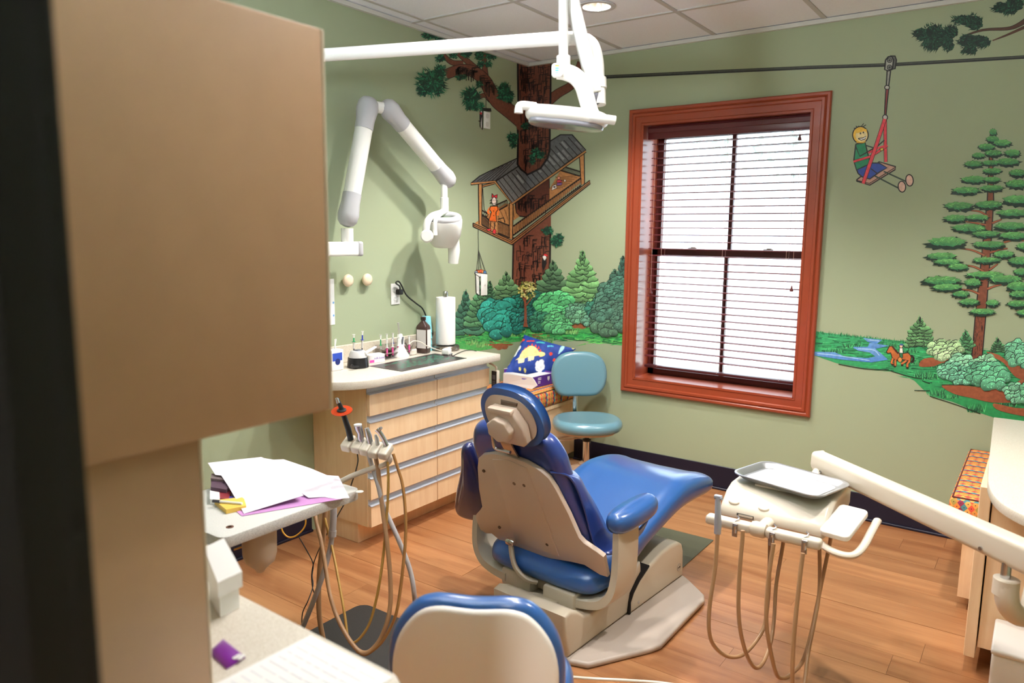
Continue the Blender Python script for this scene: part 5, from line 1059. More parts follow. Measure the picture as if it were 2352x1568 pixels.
sheet('purple_wrap', 'mauve sterilisation wrap lying flat below the papers on the grey table', [g3(*q) for q in ((500, 860, .7018), (430, 800, .7018), (700, 520, .7018), (1200, 420, .7018), (1650, 560, .7018), (1700, 655, .7018), (1200, 740, .7018))], 'wrap', mat('mauve_wrap', (186, 132, 186), .6), .0008)
Py = [PZ(493, 1158, ZA), PZ(520, 1180, ZA), PZ(566, 1170, ZA), PZ(560, 1150, ZA)]
t = thing('bite_tray', 'yellow wrapped tray on the grey table beside the paper', 'tray', tuple(sum(Py, Vector())/4))
MB().loft([[p for p in Py], [p+Vector((0, 0, .014)) for p in Py], [p+(sum(Py, Vector())/4-p)*.15+Vector((0, 0, .016)) for p in Py]]).build('tray', mat('yellow_foam', (226, 186, 84), .5), t, 30)
def boxpx(name, label, pts, z0, h, m, cat):
    P = [PZ(x, y, z0+h) for x, y in pts]; b = MB().loft([[p-Vector((0, 0, h)) for p in P], P]); o = b.build(name, m, None, 0); recenter(o, tuple(sum(P, Vector())/4-Vector((0, 0, h)))); return top(o, label, cat)
boxpx('kit_box', 'dark maroon plastic box under the folded paper', [(484, 1118), (520, 1124), (536, 1104), (486, 1098)], ZA, .022, mat('maroon_plastic', (86, 62, 78), .4), 'box')
boxpx('kit_case', 'grey brown case at the edge of the folded paper behind the maroon box', [(484, 1098), (512, 1101), (520, 1090), (486, 1087)], ZA, .030, mat('taupe_plastic', (124, 108, 108), .4), 'box')
boxpx('red_pouch', 'dark red pouch in front of the maroon box', [(492, 1142), (525, 1146), (532, 1126), (494, 1122)], ZA, .010, mat('red_pouch', (128, 40, 48), .5), 'pouch')
boxpx('white_tissue', 'white tissue pack beside the dark red pouch', [(482, 1146), (505, 1147), (504, 1130), (482, 1126)], ZA, .016, M_plate, 'tissue')
boxpx('blue_case', 'small blue case under the edge of the folded paper', [(516, 1147), (546, 1149), (546, 1140), (518, 1138)], ZA, .009, mat('blue_case', (60, 50, 150), .4), 'case')
pe0, pe1 = PZ(489, 1150, ZA+.02), PZ(556, 1156, ZA+.02)
t = thing('marker_pen', 'white pen with dark cap lying across the yellow tray', 'pen', tuple(pe0)); MB().tube([pe0+(pe1-pe0)*.25, pe1], .0042, 10).build('barrel', M_plate, t); MB().tube([pe0, pe0+(pe1-pe0)*.25], .0048, 10).build('cap', mat('dark_cap', (52, 48, 56), .4), t)
# ---- on the foreground worktop
ZN = ZK+.0006
P = [PZ(x, y, ZN) for x, y in ((714, 1459), (902, 1556))]
dx = (P[1]-P[0]); dx.z = 0; ln = dx.length; dx.normalize(); dy = Vector((dx.y, -dx.x, 0))
o = MB(frame(P[0], dx, dy)).box(0, ln, 0, .297, -.0012, 0).build('paper_sheet', mat('paper_white', (246, 244, 244), .7), None, 0)
bm_ = o.data
recenter(o, tuple(P[0]+dx*ln/2+dy*.15)); top(o, 'white printed form lying on the foreground worktop', 'paper')
b = MB(frame(P[0], dx, dy)); 
for r_ in range(14):
    x = .012
    while x < ln-.02: w = R.uniform(.01, .05); b.box(x, min(x+w, ln-.012), .02+r_*.018, .0225+r_*.018, -.0016, -.0013); x += w+.008
ink = b.build('faint_print', mat('faint_ink', (226, 226, 232), .7), o, 0); ink['kind'] = 'stuff'
Pp = [PZ(x, y, ZN) for x, y in ((513, 1470), (563, 1511), (521, 1537), (480, 1500))]
t = thing('purple_packet', 'purple sachet with white logo lying on the foreground worktop', 'packet', tuple(sum(Pp, Vector())/4))
c_ = sum(Pp, Vector())/4
MB().loft([Pp, [p+Vector((0, 0, .003)) for p in Pp], [p*.55+c_*.45+Vector((0, 0, .010)) for p in Pp], [p*.15+c_*.85+Vector((0, 0, .012)) for p in Pp]]).build('sachet', mat('purple_foil', (126, 42, 150), .3), t, 60)
lg = PZ(547, 1504, ZN+.0075)
for dx_, dy_ in ((0, 0), (.007, .004), (.010, -.003), (.002, -.007)): MB().lathe([(.0042, 0), (.0042, .0006)], (lg.x+dx_, lg.y+dy_, ZN+.0068), 12).build('logo_dot', M_plate, t)
# white holder with a sloping lid
Q = [PZ(x, y, ZN+.075) for x, y in ((556, 1312), (500, 1338), (470, 1290), (516, 1268))]
t = thing('white_dispenser', 'white plastic dispenser with sloping lid half hidden behind the tower', 'dispenser', tuple(sum(Q, Vector())/4-Vector((0, 0, .075))))
lo = [q-Vector((0, 0, .03)) for q in Q]; MB().loft([lo, [q for q in Q], [Q[0]+Vector((0, 0, .0)), Q[1]+Vector((0, 0, .0)), Q[2]+Vector((0, 0, .03)), Q[3]+Vector((0, 0, .03))]]).build('lid', M_plate, t, 0)
cq = sum(lo, Vector())/4; MB().loft([[Vector((q.x, q.y, ZN))*.8+Vector((cq.x, cq.y, ZN))*.2 for q in lo], [q*.8+cq*.2 for q in lo]]).build('stand', M_plate, t, 0)
# ================================================================ mural: flat paint on the two walls, thin coloured faces lying on the plaster
from mathutils.geometry import tessellate_polygon
def proj(p):
    d = Vector(p)-CAM; z = d.dot(fw); return (W/2+FPX*d.dot(rt)/z, H/2-FPX*d.dot(up)/z)
_ct, _cb = proj((0, 0, 2.7)), proj((0, 0, 0))
def corner_x(y): return _ct[0]+(_cb[0]-_ct[0])*(y-_ct[1])/(_cb[1]-_ct[1])
RM = random.Random(11)
M_mural = painted('mural_paint', .55)
def mixc(a, c, t): return tuple(x*(1-t)+y*t for x, y in zip(a, c))
def jit(c, k=.12): f = 1+RM.uniform(-k, k); return tuple(min(255, max(0, v*f)) for v in c)
class Mural:
    """paints in photo pixels; every shape is laid onto the real wall plane it belongs to (left wall x=0, window wall y=0)"""
    def __init__(s, z=.0005): s.L = MB(); s.Rr = MB(); s.z = z; s.step = 8e-6
    def _put(s, side, pts, cols, z):
        vs = [PX(x, y, z) if side == 'L' else PY(x, y, -z) for x, y in pts]; b = s.L if side == 'L' else s.Rr
        if len(pts) == 3: tris = [(0, 1, 2)]
        elif len(pts) == 4 and False: tris = [(0, 1, 2, 3)]
        else: tris = tessellate_polygon([[Vector((x, y, 0)) for x, y in pts]])
        n = len(b.v); b.v += vs
        for t in tris: b.f.append([n+i for i in t]); b.c.append([cols[i] for i in t])
    def poly(s, pts, col, col2=None, smooth=0, z=None, adv=True, gr=None):
        if smooth: pts = [(v.x, v.y) for v in cat_rom(pts, smooth, True)]
        z = s.z if z is None else z; c1 = s2l(col); c2 = s2l(col2) if col2 else c1
        ys = [p[1] for p in pts]; y0, y1 = min(ys), max(ys)
        colf = lambda p: c1 if not col2 else mixc(c1, c2, (p[1]-y0)/max(1e-6, y1-y0))
        sd = [p[0]-corner_x(p[1]) for p in pts]
        if max(sd) <= 0: s._put('L', pts, [colf(p) for p in pts], z)
        elif min(sd) >= 0: s._put('R', pts, [colf(p) for p in pts], z)
        else:
            for side, sg in (('L', -1), ('R', 1)):
                out = []; n = len(pts)
                for i in range(n):
                    a, c, da, dc = pts[i], pts[(i+1) % n], sd[i]*sg, sd[(i+1) % n]*sg
                    if da >= 0: out.append(a)
                    if da*dc < 0: t = da/(da-dc); out.append((a[0]+(c[0]-a[0])*t, a[1]+(c[1]-a[1])*t))
                if len(out) > 2: s._put(side, out, [colf(p) for p in out], z)
        if adv: s.z += s.step
    def line(s, pts, w, col, smooth=0, closed=False, adv=True):
        if smooth: pts = [(v.x, v.y) for v in cat_rom(pts, smooth, closed)]
        if closed: pts = list(pts)+[pts[0]]
        ws = w if isinstance(w, (list, tuple)) else None; N = len(pts)
        nr = []
        for i in range(N):
            a, c = pts[max(i-1, 0)], pts[min(i+1, N-1)]; dx, dy = c[0]-a[0], c[1]-a[1]; l = math.hypot(dx, dy) or 1; nr.append((-dy/l, dx/l))
        wd = lambda i: (ws[0]+(ws[1]-ws[0])*i/(N-1) if ws else w)/2
        for i in range(N-1):
            a, c = pts[i], pts[i+1]; wa, wc = wd(i), wd(i+1)
            s.poly([(a[0]+nr[i][0]*wa, a[1]+nr[i][1]*wa), (c[0]+nr[i+1][0]*wc, c[1]+nr[i+1][1]*wc), (c[0]-nr[i+1][0]*wc, c[1]-nr[i+1][1]*wc), (a[0]-nr[i][0]*wa, a[1]-nr[i][1]*wa)], col, adv=False)
        if adv: s.z += s.step
    def opoly(s, pts, col, col2=None, lw=2.5, smooth=0, lc=(24, 22, 24)):
        if smooth: pts = [(v.x, v.y) for v in cat_rom(pts, smooth, True)]
        s.poly(pts, col, col2); s.line(pts, lw, lc, closed=True)
    def ell(s, cx, cy, rx, ry, col, col2=None, n=18, lw=0, rot=0):
        c_, s_ = math.cos(rot), math.sin(rot); pts = [(cx+rx*math.cos(2*PI*k/n)*c_-ry*math.sin(2*PI*k/n)*s_, cy+rx*math.cos(2*PI*k/n)*s_+ry*math.sin(2*PI*k/n)*c_) for k in range(n)]
        s.poly(pts, col, col2)
        if lw: s.line(pts, lw, (24, 22, 24), closed=True)
    def stroke(s, x, y, a, ln, w, col):
        dx, dy = math.cos(a), math.sin(a); z = s.z+RM.uniform(0, 6e-5)
        s.poly([(x-dy*w/2, y+dx*w/2), (x+dx*ln, y+dy*ln), (x+dy*w/2, y-dx*w/2)], col, z=z, adv=False)
    def tuft(s, cx, cy, rx, ry, n=None, cols=((20, 52, 42), (26, 82, 58), (40, 110, 70), (16, 40, 36)), ln=None, dirn=None):
        """cluster of needles"""
        k = 22; base = [(cx+rx*.86*math.cos(2*PI*i/k)*RM.uniform(.75, 1.08), cy+ry*.86*math.sin(2*PI*i/k)*RM.uniform(.75, 1.08)) for i in range(k)]
        s.poly(base, cols[0]); n = n or int(rx*ry*.13)+25; ln = ln or min(rx, ry)*.55
        for i in range(n):
            a = RM.uniform(0, 2*PI); q = RM.random()**.5*.86; x, y = cx+rx*q*math.cos(a), cy+ry*q*math.sin(a); d = math.atan2(ry*math.sin(a), rx*math.cos(a))+RM.uniform(-.6, .6)
            if dirn is not None: d = dirn+RM.uniform(-.7, .7)
            s.stroke(x, y, d, ln*RM.uniform(.6, 1.1), 3.0, jit(cols[1+int(RM.random()*(len(cols)-1))] if q < .8 else cols[1], .25))
        s.z += 7e-5
    def bush(s, cx, cy, rx, ry, col, r=None, dark=(18, 34, 30), lc=None):
        """rounded clumps, each with an inked outline"""
        r = r or max(8, min(rx, ry)*.36); spots = []
        y = cy-ry+r*.6
        while y < cy+ry:
            hw = rx*math.sqrt(max(0, 1-((y-cy)/ry)**2)); x = cx-hw+RM.uniform(0, r*.5)
            while x <= cx+hw: spots.append((x+RM.uniform(-.3, .3)*r, y+RM.uniform(-.3, .3)*r)); x += r*1.35
            y += r*.95
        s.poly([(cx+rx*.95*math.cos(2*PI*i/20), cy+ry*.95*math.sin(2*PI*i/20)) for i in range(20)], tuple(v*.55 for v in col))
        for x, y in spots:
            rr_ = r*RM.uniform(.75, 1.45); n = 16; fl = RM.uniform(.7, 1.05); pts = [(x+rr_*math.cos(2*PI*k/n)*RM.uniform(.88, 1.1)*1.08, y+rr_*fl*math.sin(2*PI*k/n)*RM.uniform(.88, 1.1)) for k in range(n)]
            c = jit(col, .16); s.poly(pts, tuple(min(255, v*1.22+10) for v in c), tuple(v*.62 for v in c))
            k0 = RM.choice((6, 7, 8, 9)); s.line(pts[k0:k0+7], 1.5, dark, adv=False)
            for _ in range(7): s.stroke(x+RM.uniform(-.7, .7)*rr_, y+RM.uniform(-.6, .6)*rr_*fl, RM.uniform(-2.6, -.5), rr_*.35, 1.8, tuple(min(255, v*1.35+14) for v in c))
            s.z += s.step
    def conifer(s, cx, top, bot, hw, col, rows=None, dark=(20, 38, 32)):
        rows = rows or max(6, int((bot-top)/11.5)); hgt = (bot-top)/rows
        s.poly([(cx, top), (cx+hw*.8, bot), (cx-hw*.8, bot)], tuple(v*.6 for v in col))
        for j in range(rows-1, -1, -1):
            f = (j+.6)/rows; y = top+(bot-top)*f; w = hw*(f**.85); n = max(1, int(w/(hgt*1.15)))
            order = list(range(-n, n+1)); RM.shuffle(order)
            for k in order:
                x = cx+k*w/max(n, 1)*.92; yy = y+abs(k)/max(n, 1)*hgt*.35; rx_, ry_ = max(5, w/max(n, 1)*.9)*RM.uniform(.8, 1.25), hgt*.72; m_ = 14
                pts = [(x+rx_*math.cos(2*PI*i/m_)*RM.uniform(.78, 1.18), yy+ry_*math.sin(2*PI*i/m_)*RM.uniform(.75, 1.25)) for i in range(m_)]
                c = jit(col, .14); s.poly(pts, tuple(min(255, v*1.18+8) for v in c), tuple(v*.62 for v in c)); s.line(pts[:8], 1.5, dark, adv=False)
            s.z += s.step*2
        s.tuft(cx, top+3, 4, 8, 6, (dark, col, col), 6)
    def bough(s, cx, cy, rx, ry, lit=(104, 170, 96), mid=(52, 124, 78), dark=(16, 44, 34)):
        """flat pine bough: dark needles below, lit needles above"""
        n = 26; pts = []
        for k in range(n): a = 2*PI*k/n; q = RM.uniform(.82, 1.16) if k % 2 else RM.uniform(.72, .92); pts.append((cx+rx*1.02*math.cos(a)*q, cy+ry*.25+ry*math.sin(a)*q))
        s.poly(pts, dark)
        n = 24; pts = []
        for k in range(n): a = 2*PI*k/n; q = RM.uniform(.86, 1.08) if k % 2 else RM.uniform(.75, .9); pts.append((cx+rx*.92*math.cos(a)*q, cy-ry*.08+ry*.74*math.sin(a)*q))
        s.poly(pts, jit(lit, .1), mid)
        for k in range(int(rx*.8)):
            a = RM.uniform(0, 2*PI); q = RM.random()**.5*.8; x, y = cx+rx*q*math.cos(a), cy+ry*.75*q*math.sin(a); s.stroke(x, y, RM.choice((RM.uniform(-.5, .5), PI+RM.uniform(-.5, .5)))+(.5 if y > cy else -.4), rx*.16+3, 2.0, jit(lit, .25) if y < cy+ry*.15 else jit(mid, .3))
        s.z += 7e-5
    def grass(s, x0, x1, yf, n, h, col):
        for i in range(n): x = RM.uniform(x0, x1); s.stroke(x, yf(x)+RM.uniform(-1, 3), -PI/2+RM.uniform(-.5, .5), h*RM.uniform(.5, 1.1), 2.2, jit(col, .3))
        s.z += 7e-5
    def build(s, name, label):
        for b, w_ in ((s.L, wall_l), (s.Rr, wall_w)):
            if b.f: b.build(name, M_mural, w_, 0, label)
def C4(a, c): return (940+a/2.904, 60+c/2.904)
def C6(a, c): return (1000+a/3.92, 560+c/3.92)
def C8(a, c): return (1860+a/3.266, c/3.266)
def CR(a, c): return (1850+a/2.239, 280+c/2.239)
mp = lambda f, P: [f(*p) for p in P]
BARK, BARK2, INK = (116, 66, 50), (84, 44, 36), (32, 20, 20)
def bark(m, x0f, x1f, y0, y1, n):
    """short inked bark strokes"""
    for i in range(n):
        y = RM.uniform(y0, y1); x = x0f(y)+(x1f(y)-x0f(y))*RM.uniform(.04, .96); l = RM.uniform(8, 26)
        m.line([(x, y), (x+RM.uniform(-1.5, 1.5), y+l)], RM.uniform(1.2, 2.6), INK, adv=False)
        if RM.random() < .85: m.line([(x, y), (x+RM.uniform(5, 13), y+RM.uniform(-1, 1))], RM.uniform(1.2, 2.2), INK, adv=False)
    m.z += 2e-5
# --- ground strip at the corner, bushes and small trees
m = Mural(.0005)
m.poly(mp(C6, [(150, 800), (300, 735), (480, 715), (700, 745), (850, 735), (1000, 765), (1200, 725), (1400, 755), (1560, 785), (1760, 805), (1760, 925), (1450, 885), (1250, 865), (1100, 850), (960, 858), (850, 868), (640, 892), (560, 935), (400, 962), (220, 952), (150, 930)]), (60, 150, 80), (84, 178, 92))
for (a, c, rx, ry) in ((330, 800, 26, 9), (570, 900, 30, 10), (950, 825, 30, 9), (1290, 735, 22, 8), (590, 930, 18, 6)):
    x, y = C6(a, c); m.poly([(x+rx*math.cos(2*PI*k/18)*RM.uniform(.6, 1.15), y+ry*math.sin(2*PI*k/18)*RM.uniform(.6, 1.15)) for k in range(18)], (150, 88, 56))
for i in range(420):
    a = RM.uniform(160, 1730); f = RM.random(); c = 790+f*110-(30 if 650 < a < 1300 else 0); x, y = C6(a, c); m.stroke(x, y, RM.uniform(-.25, .25)+(0 if RM.random() < .5 else PI), RM.uniform(10, 32), 2.6, jit(RM.choice(((60, 190, 90), (44, 128, 72), (110, 196, 100), (40, 110, 60))), .2))
m.z += 7e-5
for (a, c) in ((700, 800), (760, 770), (330, 880), (420, 900), (900, 860), (1000, 865), (1230, 780)):
    x, y = C6(a, c); m.grass(x-14, x+14, lambda x: y+6, 26, 16, (120, 170, 100))
for P in ([(980, 790), (1050, 800), (1110, 790)], [(1150, 850), (1300, 870), (1380, 860)], [(1500, 880), (1600, 895), (1680, 890)], [(1560, 820), (1640, 840), (1700, 835)]): m.line(mp(C6, P), 1.6, (40, 70, 50), 4)
m.build('painted_meadow', 'painted green meadow with brown earth along the corner')
m = Mural(.0012)
def con6(a, t, b_, hw, col): x, y = C6(a, t); m.conifer(x, y, 560+b_/3.92, hw/3.92, col)
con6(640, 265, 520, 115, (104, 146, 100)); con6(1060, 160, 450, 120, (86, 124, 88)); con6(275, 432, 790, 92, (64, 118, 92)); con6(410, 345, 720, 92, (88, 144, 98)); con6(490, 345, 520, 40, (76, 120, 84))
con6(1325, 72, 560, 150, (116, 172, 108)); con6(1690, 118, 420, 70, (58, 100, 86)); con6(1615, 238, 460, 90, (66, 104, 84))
m.build('painted_spruce', 'painted small spruces around the big trunk')
# --- big trunk and its boughs
m = Mural(.0010)
low = mp(C4, [(695, 1440), (790, 1380), (945, 1240), (945, 1450)])+mp(C6, [(1033, 0), (1030, 200), (1012, 442), (900, 470), (693, 500), (698, 250), (703, 0)])
m.poly(low, BARK, (128, 72, 52)); m.line([low[0]]+low[:0:-1][:4][::-1][::-1], 1, BARK)
m.line(mp(C6, [(703, -60), (700, 120), (696, 300), (692, 495)]), 4, INK); m.line(mp(C6, [(1036, -160), (1031, 150), (1022, 300), (1012, 442)]), 4.5, INK)
bark(m, lambda y: C6(708, 0)[0], lambda y: C6(1018, 0)[0], 540, 655, 90)
inn = mp(C4, [(708, 1180), (790, 1120), (935, 1012), (936, 1168), (780, 1272), (730, 1266), (712, 1240)]); m.opoly(inn, BARK2, (120, 66, 48), 3)
bark(m, lambda y: C4(720, 0)[0], lambda y: C4(930, 0)[0], C4(0, 1120)[1], C4(0, 1190)[1], 40)
m.build('painted_trunk', 'painted brown trunk below and behind the treehouse')
# --- treehouse
m = Mural(.0016)
WOOD, WOOD2, ROOF = (196, 138, 84), (160, 104, 60), (112, 114, 118)
m.poly(mp(C4, [(428, 1320), (500, 1270), (640, 1182), (703, 1195), (712, 1245), (735, 1268), (690, 1300), (690, 1395), (672, 1420)]), (178, 124, 74), (190, 132, 80)); m.poly(mp(C4, [(690, 1330), (780, 1272), (935, 1168), (935, 1085), (1012, 955), (1140, 1000), (1142, 1045), (690, 1400)]), (184, 128, 78))
for k in range(9): f = k/8; m.line(mp(C4, [(940+60*f, 1080-110*f+40*f), (1010+125*f, 1085-60*f-30*f*f)]), 1.3, (96, 62, 40), adv=False)
for k in range(8): f = k/7; m.line(mp(C4, [(500+190*f, 1282-85*f), (560+140*f, 1345-70*f)]), 1.3, (110, 72, 44), adv=False)
m.z += m.step
edge = mp(C4, [(425, 1313), (682, 1428), (1205, 1028), (1208, 1050), (686, 1458), (425, 1336)]); m.opoly(edge, WOOD, WOOD2, 2.5); m.line(mp(C4, [(425, 1325), (684, 1442), (1206, 1040)]), 2, INK)
def rail(t0, t1, b0, b1, n, w=2.2):
    m.line(mp(C4, [t0, t1]), w+1, INK); m.line(mp(C4, [b0, b1]), w+1, INK)
    for k in range(n+1):
        f = k/n; m.line(mp(C4, [(t0[0]+(t1[0]-t0[0])*f, t0[1]+(t1[1]-t0[1])*f), (b0[0]+(b1[0]-b0[0])*f, b0[1]+(b1[1]-b0[1])*f)]), w*.7, INK, adv=False)
    m.z += m.step
rail((1035, 938), (1140, 970), (1010, 962), (1138, 1000), 14); rail((580, 1192), (652, 1160), (590, 1232), (655, 1195), 8); rail((485, 1228), (528, 1254), (485, 1265), (520, 1270), 3)
m.line(mp(C4, [(490, 1080), (500, 1225), (530, 1255)]), 1.4, INK)
def post(P): m.opoly(mp(C4, P), WOOD, (184, 124, 72), 2.2)
post([(1135, 860), (1166, 842), (1170, 1048), (1146, 1060)])
rail((692, 1335), (1146, 1012), (692, 1396), (1146, 1062), 34, 2.4)
# the girl in an orange dress
gx = lambda P: mp(C4, P)
m.line(gx([(545, 1300), (538, 1355)]), 2.2, INK); m.line(gx([(572, 1300), (566, 1362)]), 2.2, INK); m.ell(*C4(532, 1357), 5, 3, (214, 50, 60), lw=1.2); m.ell(*C4(568, 1370), 4, 5.5, (214, 50, 60), lw=1.2)
m.line(gx([(540, 1210), (524, 1236), (532, 1252)]), 5, (236, 120, 50)); m.line(gx([(588, 1210), (594, 1240), (588, 1262)]), 5, (236, 120, 50))
m.opoly(gx([(543, 1200), (588, 1200), (592, 1225), (578, 1240), (583, 1305), (530, 1298), (548, 1240), (535, 1222)]), (240, 118, 44), (226, 100, 36), 2)
for yy in (1232, 1262): m.ell(*C4(563, yy), 1.3, 1.3, INK, n=8)
m.ell(*C4(566, 1168), 5.6, 9.6, (244, 224, 214), lw=1.6)
for a in range(7): x, y = C4(566+(14 if a % 2 else -14), 1155+4*a); m.stroke(x, y, (0.3 if a % 2 else PI-.3)+RM.uniform(-.4, .4), 7, 2.2, INK)
m.z += 7e-5; m.opoly(gx([(552, 1115), (566, 1132), (588, 1122), (586, 1148), (566, 1138), (550, 1145)]), (220, 44, 60), None, 1.4)
m.line(gx([(556, 1180), (566, 1188), (576, 1178)]), 1.4, INK); m.ell(*C4(561, 1160), .9, 1.1, INK, n=6); m.ell(*C4(571, 1160), .9, 1.1, INK, n=6)
# the small child with paper on the deck
m.ell(*C4(998, 1012), 3, 3.5, (236, 150, 130), lw=1); m.opoly(gx([(985, 1025), (1012, 1025), (1020, 1040), (985, 1045)]), (206, 60, 80), None, 1.2); m.opoly(gx([(985, 1045), (1022, 1045), (1015, 1060), (985, 1062)]), (130, 90, 160), None, 1.2); m.line(gx([(985, 1010), (975, 1004)]), 1.4, INK); m.line(gx([(1010, 1030), (1038, 1026)]), 1.4, INK); m.ell(*C4(1038, 1030), 2.2, 2.6, (236, 226, 216), lw=1)
m.opoly(gx([(955, 1065), (978, 1055), (985, 1080), (950, 1095)]), (236, 228, 224), None, 1.4); m.ell(*C4(968, 1072), 3, 2, (60, 50, 70))
rail((485, 1255), (532, 1290), (485, 1325), (532, 1352), 8); rail((592, 1300), (668, 1330), (592, 1380), (668, 1412), 10); m.line(mp(C4, [(590, 1288), (630, 1278), (638, 1310)]), 2.6, INK)
post([(461, 1048), (486, 1048), (484, 1325), (466, 1322)]); post([(667, 1180), (693, 1180), (689, 1420), (668, 1414)])
m.opoly(gx([(487, 1062), (566, 1042), (570, 1052), (490, 1074)]), WOOD, None, 1.8)
# roof with separate boards
m.opoly(gx([(412, 1047), (470, 1000), (530, 970), (722, 880), (726, 935), (580, 1030), (470, 1043)]), (126, 128, 130), (84, 86, 90), 2.6)
for k in range(6): f = (k+.5)/6; m.line(gx([(440+150*f, 1035-8*f), (560+165*f, 960-72*f)]), 1.6, INK, adv=False)
rp = [(578, 1034), (722, 938), (938, 768), (1008, 724), (1086, 724), (1178, 826), (1060, 905), (935, 1002), (790, 1100), (688, 1180), (640, 1118)]
m.opoly(gx(rp), (96, 98, 102), (124, 126, 128), 2.8)
for k in range(17):
    f = (k+.6)/17.5; a = (578+(1086-578)*f, 1034+(724-1034)*f+8*math.sin(PI*f)); c = (688+(1178-688)*f, 1180+(826-1180)*f)
    m.line(gx([a, c]), 1.8, INK, adv=False)
    f2 = f+.028; a2 = (578+(1086-578)*f2, 1034+(724-1034)*f2+8*math.sin(PI*f2)); c2 = (688+(1178-688)*f2, 1180+(826-1180)*f2)
    if RM.random() < .6: t0 = RM.uniform(0, .5); m.line(gx([(a2[0]+(c2[0]-a2[0])*t0, a2[1]+(c2[1]-a2[1])*t0), (a2[0]+(c2[0]-a2[0])*(t0+.4), a2[1]+(c2[1]-a2[1])*(t0+.4))]), 5, jit((150, 152, 154), .15), adv=False)
m.z += m.step*2
m.line(gx([(410, 1053), (572, 1038), (686, 1186), (1178, 836)]), 5.5, INK); m.line(gx([(412, 1051), (571, 1036), (686, 1184), (1177, 834)]), 3.4, WOOD)
m.build('painted_treehouse', 'painted treehouse with grey roof and a girl in an orange dress')
# upper trunk in front of the roof, boughs
m = Mural(.0022)
def limb_(P, w0, w1):
    m.line(mp(C4, P), [(w0+8)/2.904, (w1+8)/2.904], INK, 5); m.line(mp(C4, P), [w0/2.904, w1/2.904], BARK, 5)
limb_([(495, 330), (400, 245), (310, 165)], 40, 26); limb_([(360, 250), (280, 240), (210, 175)], 34, 22); limb_([(518, 400), (505, 290), (495, 170)], 34, 26); limb_([(545, 495), (510, 462), (472, 468)], 32, 20)
limb_([(905, 520), (990, 450), (1095, 380), (1145, 240)], 62, 40)
limb_([(760, 640), (700, 590), (640, 545), (585, 500), (540, 430), (505, 365), (450, 315), (390, 292), (320, 295), (245, 322)], 96, 62)
bark(m, lambda y: C4(300, 0)[0], lambda y: C4(440, 0)[0], C4(0, 272)[1], C4(0, 310)[1], 34)
bark(m, lambda y: C4(450+(y-C4(0, 320)[1])*2.2, 0)[0], lambda y: C4(500+(y-C4(0, 320)[1])*2.2, 0)[0], C4(0, 330)[1], C4(0, 420)[1], 24)
tk = [(724, 235), (945, 235), (942, 480), (938, 640), (936, 830), (920, 885), (875, 948), (790, 990), (745, 955), (722, 922), (726, 760), (722, 640), (728, 520)]
m.opoly(mp(C4, tk), BARK, (122, 70, 52), 4.5)
m.poly(mp(C4, [(728, 545), (700, 560), (690, 600), (722, 690), (735, 690)]), BARK)
bark(m, lambda y: C4(730, 0)[0], lambda y: C4(934, 0)[0], C4(0, 250)[1], C4(0, 900)[1], 210)
m.build('painted_oak', 'painted oak trunk and boughs rising to the ceiling')
m = Mural(.0034)
for (a, c, rx, ry) in ((150, 375, 105, 100), (205, 300, 45, 50), (95, 430, 50, 40), (190, 430, 30, 40), (415, 470, 68, 70), (400, 535, 28, 32), (440, 540, 25, 28), (480, 535, 16, 30), (635, 425, 46, 55), (660, 460, 40, 45), (620, 470, 40, 30), (670, 492, 24, 20), (140, 62, 70, 26), (215, 88, 50, 16), (210, 215, 34, 30), (295, 195, 30, 24), (380, 185, 42, 26), (468, 195, 36, 40), (545, 200, 42, 30), (480, 255, 24, 20), (530, 255, 22, 18), (345, 340, 38, 22), (465, 390, 24, 20), (690, 745, 42, 40), (695, 790, 22, 24), (770, 665, 24, 20), (845, 838, 34, 26), (876, 858, 30, 24), (820, 890, 22, 36), (920, 1365, 42, 28), (985, 1435, 45, 40), (1000, 1410, 34, 30)):
    x, y = C4(a, c); m.tuft(x, y, rx/2.904, ry/2.904, None, ((20, 56, 46), (28, 92, 66), (44, 124, 84), (18, 52, 42)), max(6, min(rx, ry)/2.904*.5))
m.build('painted_foliage', 'painted dark green leaf tufts on the oak')
# bushes in front of the trunk, little yellow tree, woodpecker
m = Mural(.0030)
for (a, c, rx, ry, col) in ((760, 545, 80, 85, (24, 96, 84)), (900, 545, 95, 100, (28, 88, 76)), (600, 655, 175, 155, (40, 132, 118)), (760, 680, 70, 90, (36, 116, 104)), (850, 690, 60, 60, (40, 96, 92)), (1080, 560, 150, 120, (78, 164, 104)), (960, 700, 95, 80, (48, 108, 82)), (1120, 705, 120, 88, (84, 160, 104)), (1290, 610, 105, 70, (88, 140, 112)), (1330, 660, 110, 50, (96, 150, 116)), (1430, 570, 60, 60, (52, 118, 98)), (1400, 690, 60, 50, (90, 140, 116)), (1600, 500, 120, 130, (60, 98, 82)), (1640, 400, 90, 110, (58, 100, 84)), (1570, 690, 150, 115, (74, 110, 86)), (1660, 620, 90, 120, (70, 108, 90)), (1500, 620, 80, 70, (64, 104, 88))):
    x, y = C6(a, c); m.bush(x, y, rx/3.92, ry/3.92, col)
m.line(mp(C6, [(812, 745), (812, 620), (808, 480)]), [26/3.92, 16/3.92], (150, 84, 58)); m.line(mp(C6, [(812, 560), (850, 510), (880, 470)]), 2.6, (150, 84, 58)); m.line(mp(C6, [(810, 540), (790, 490), (775, 460)]), 2.2, (150, 84, 58)); m.poly(mp(C6, [(790, 745), (800, 700), (822, 700), (835, 748)]), (150, 84, 58))
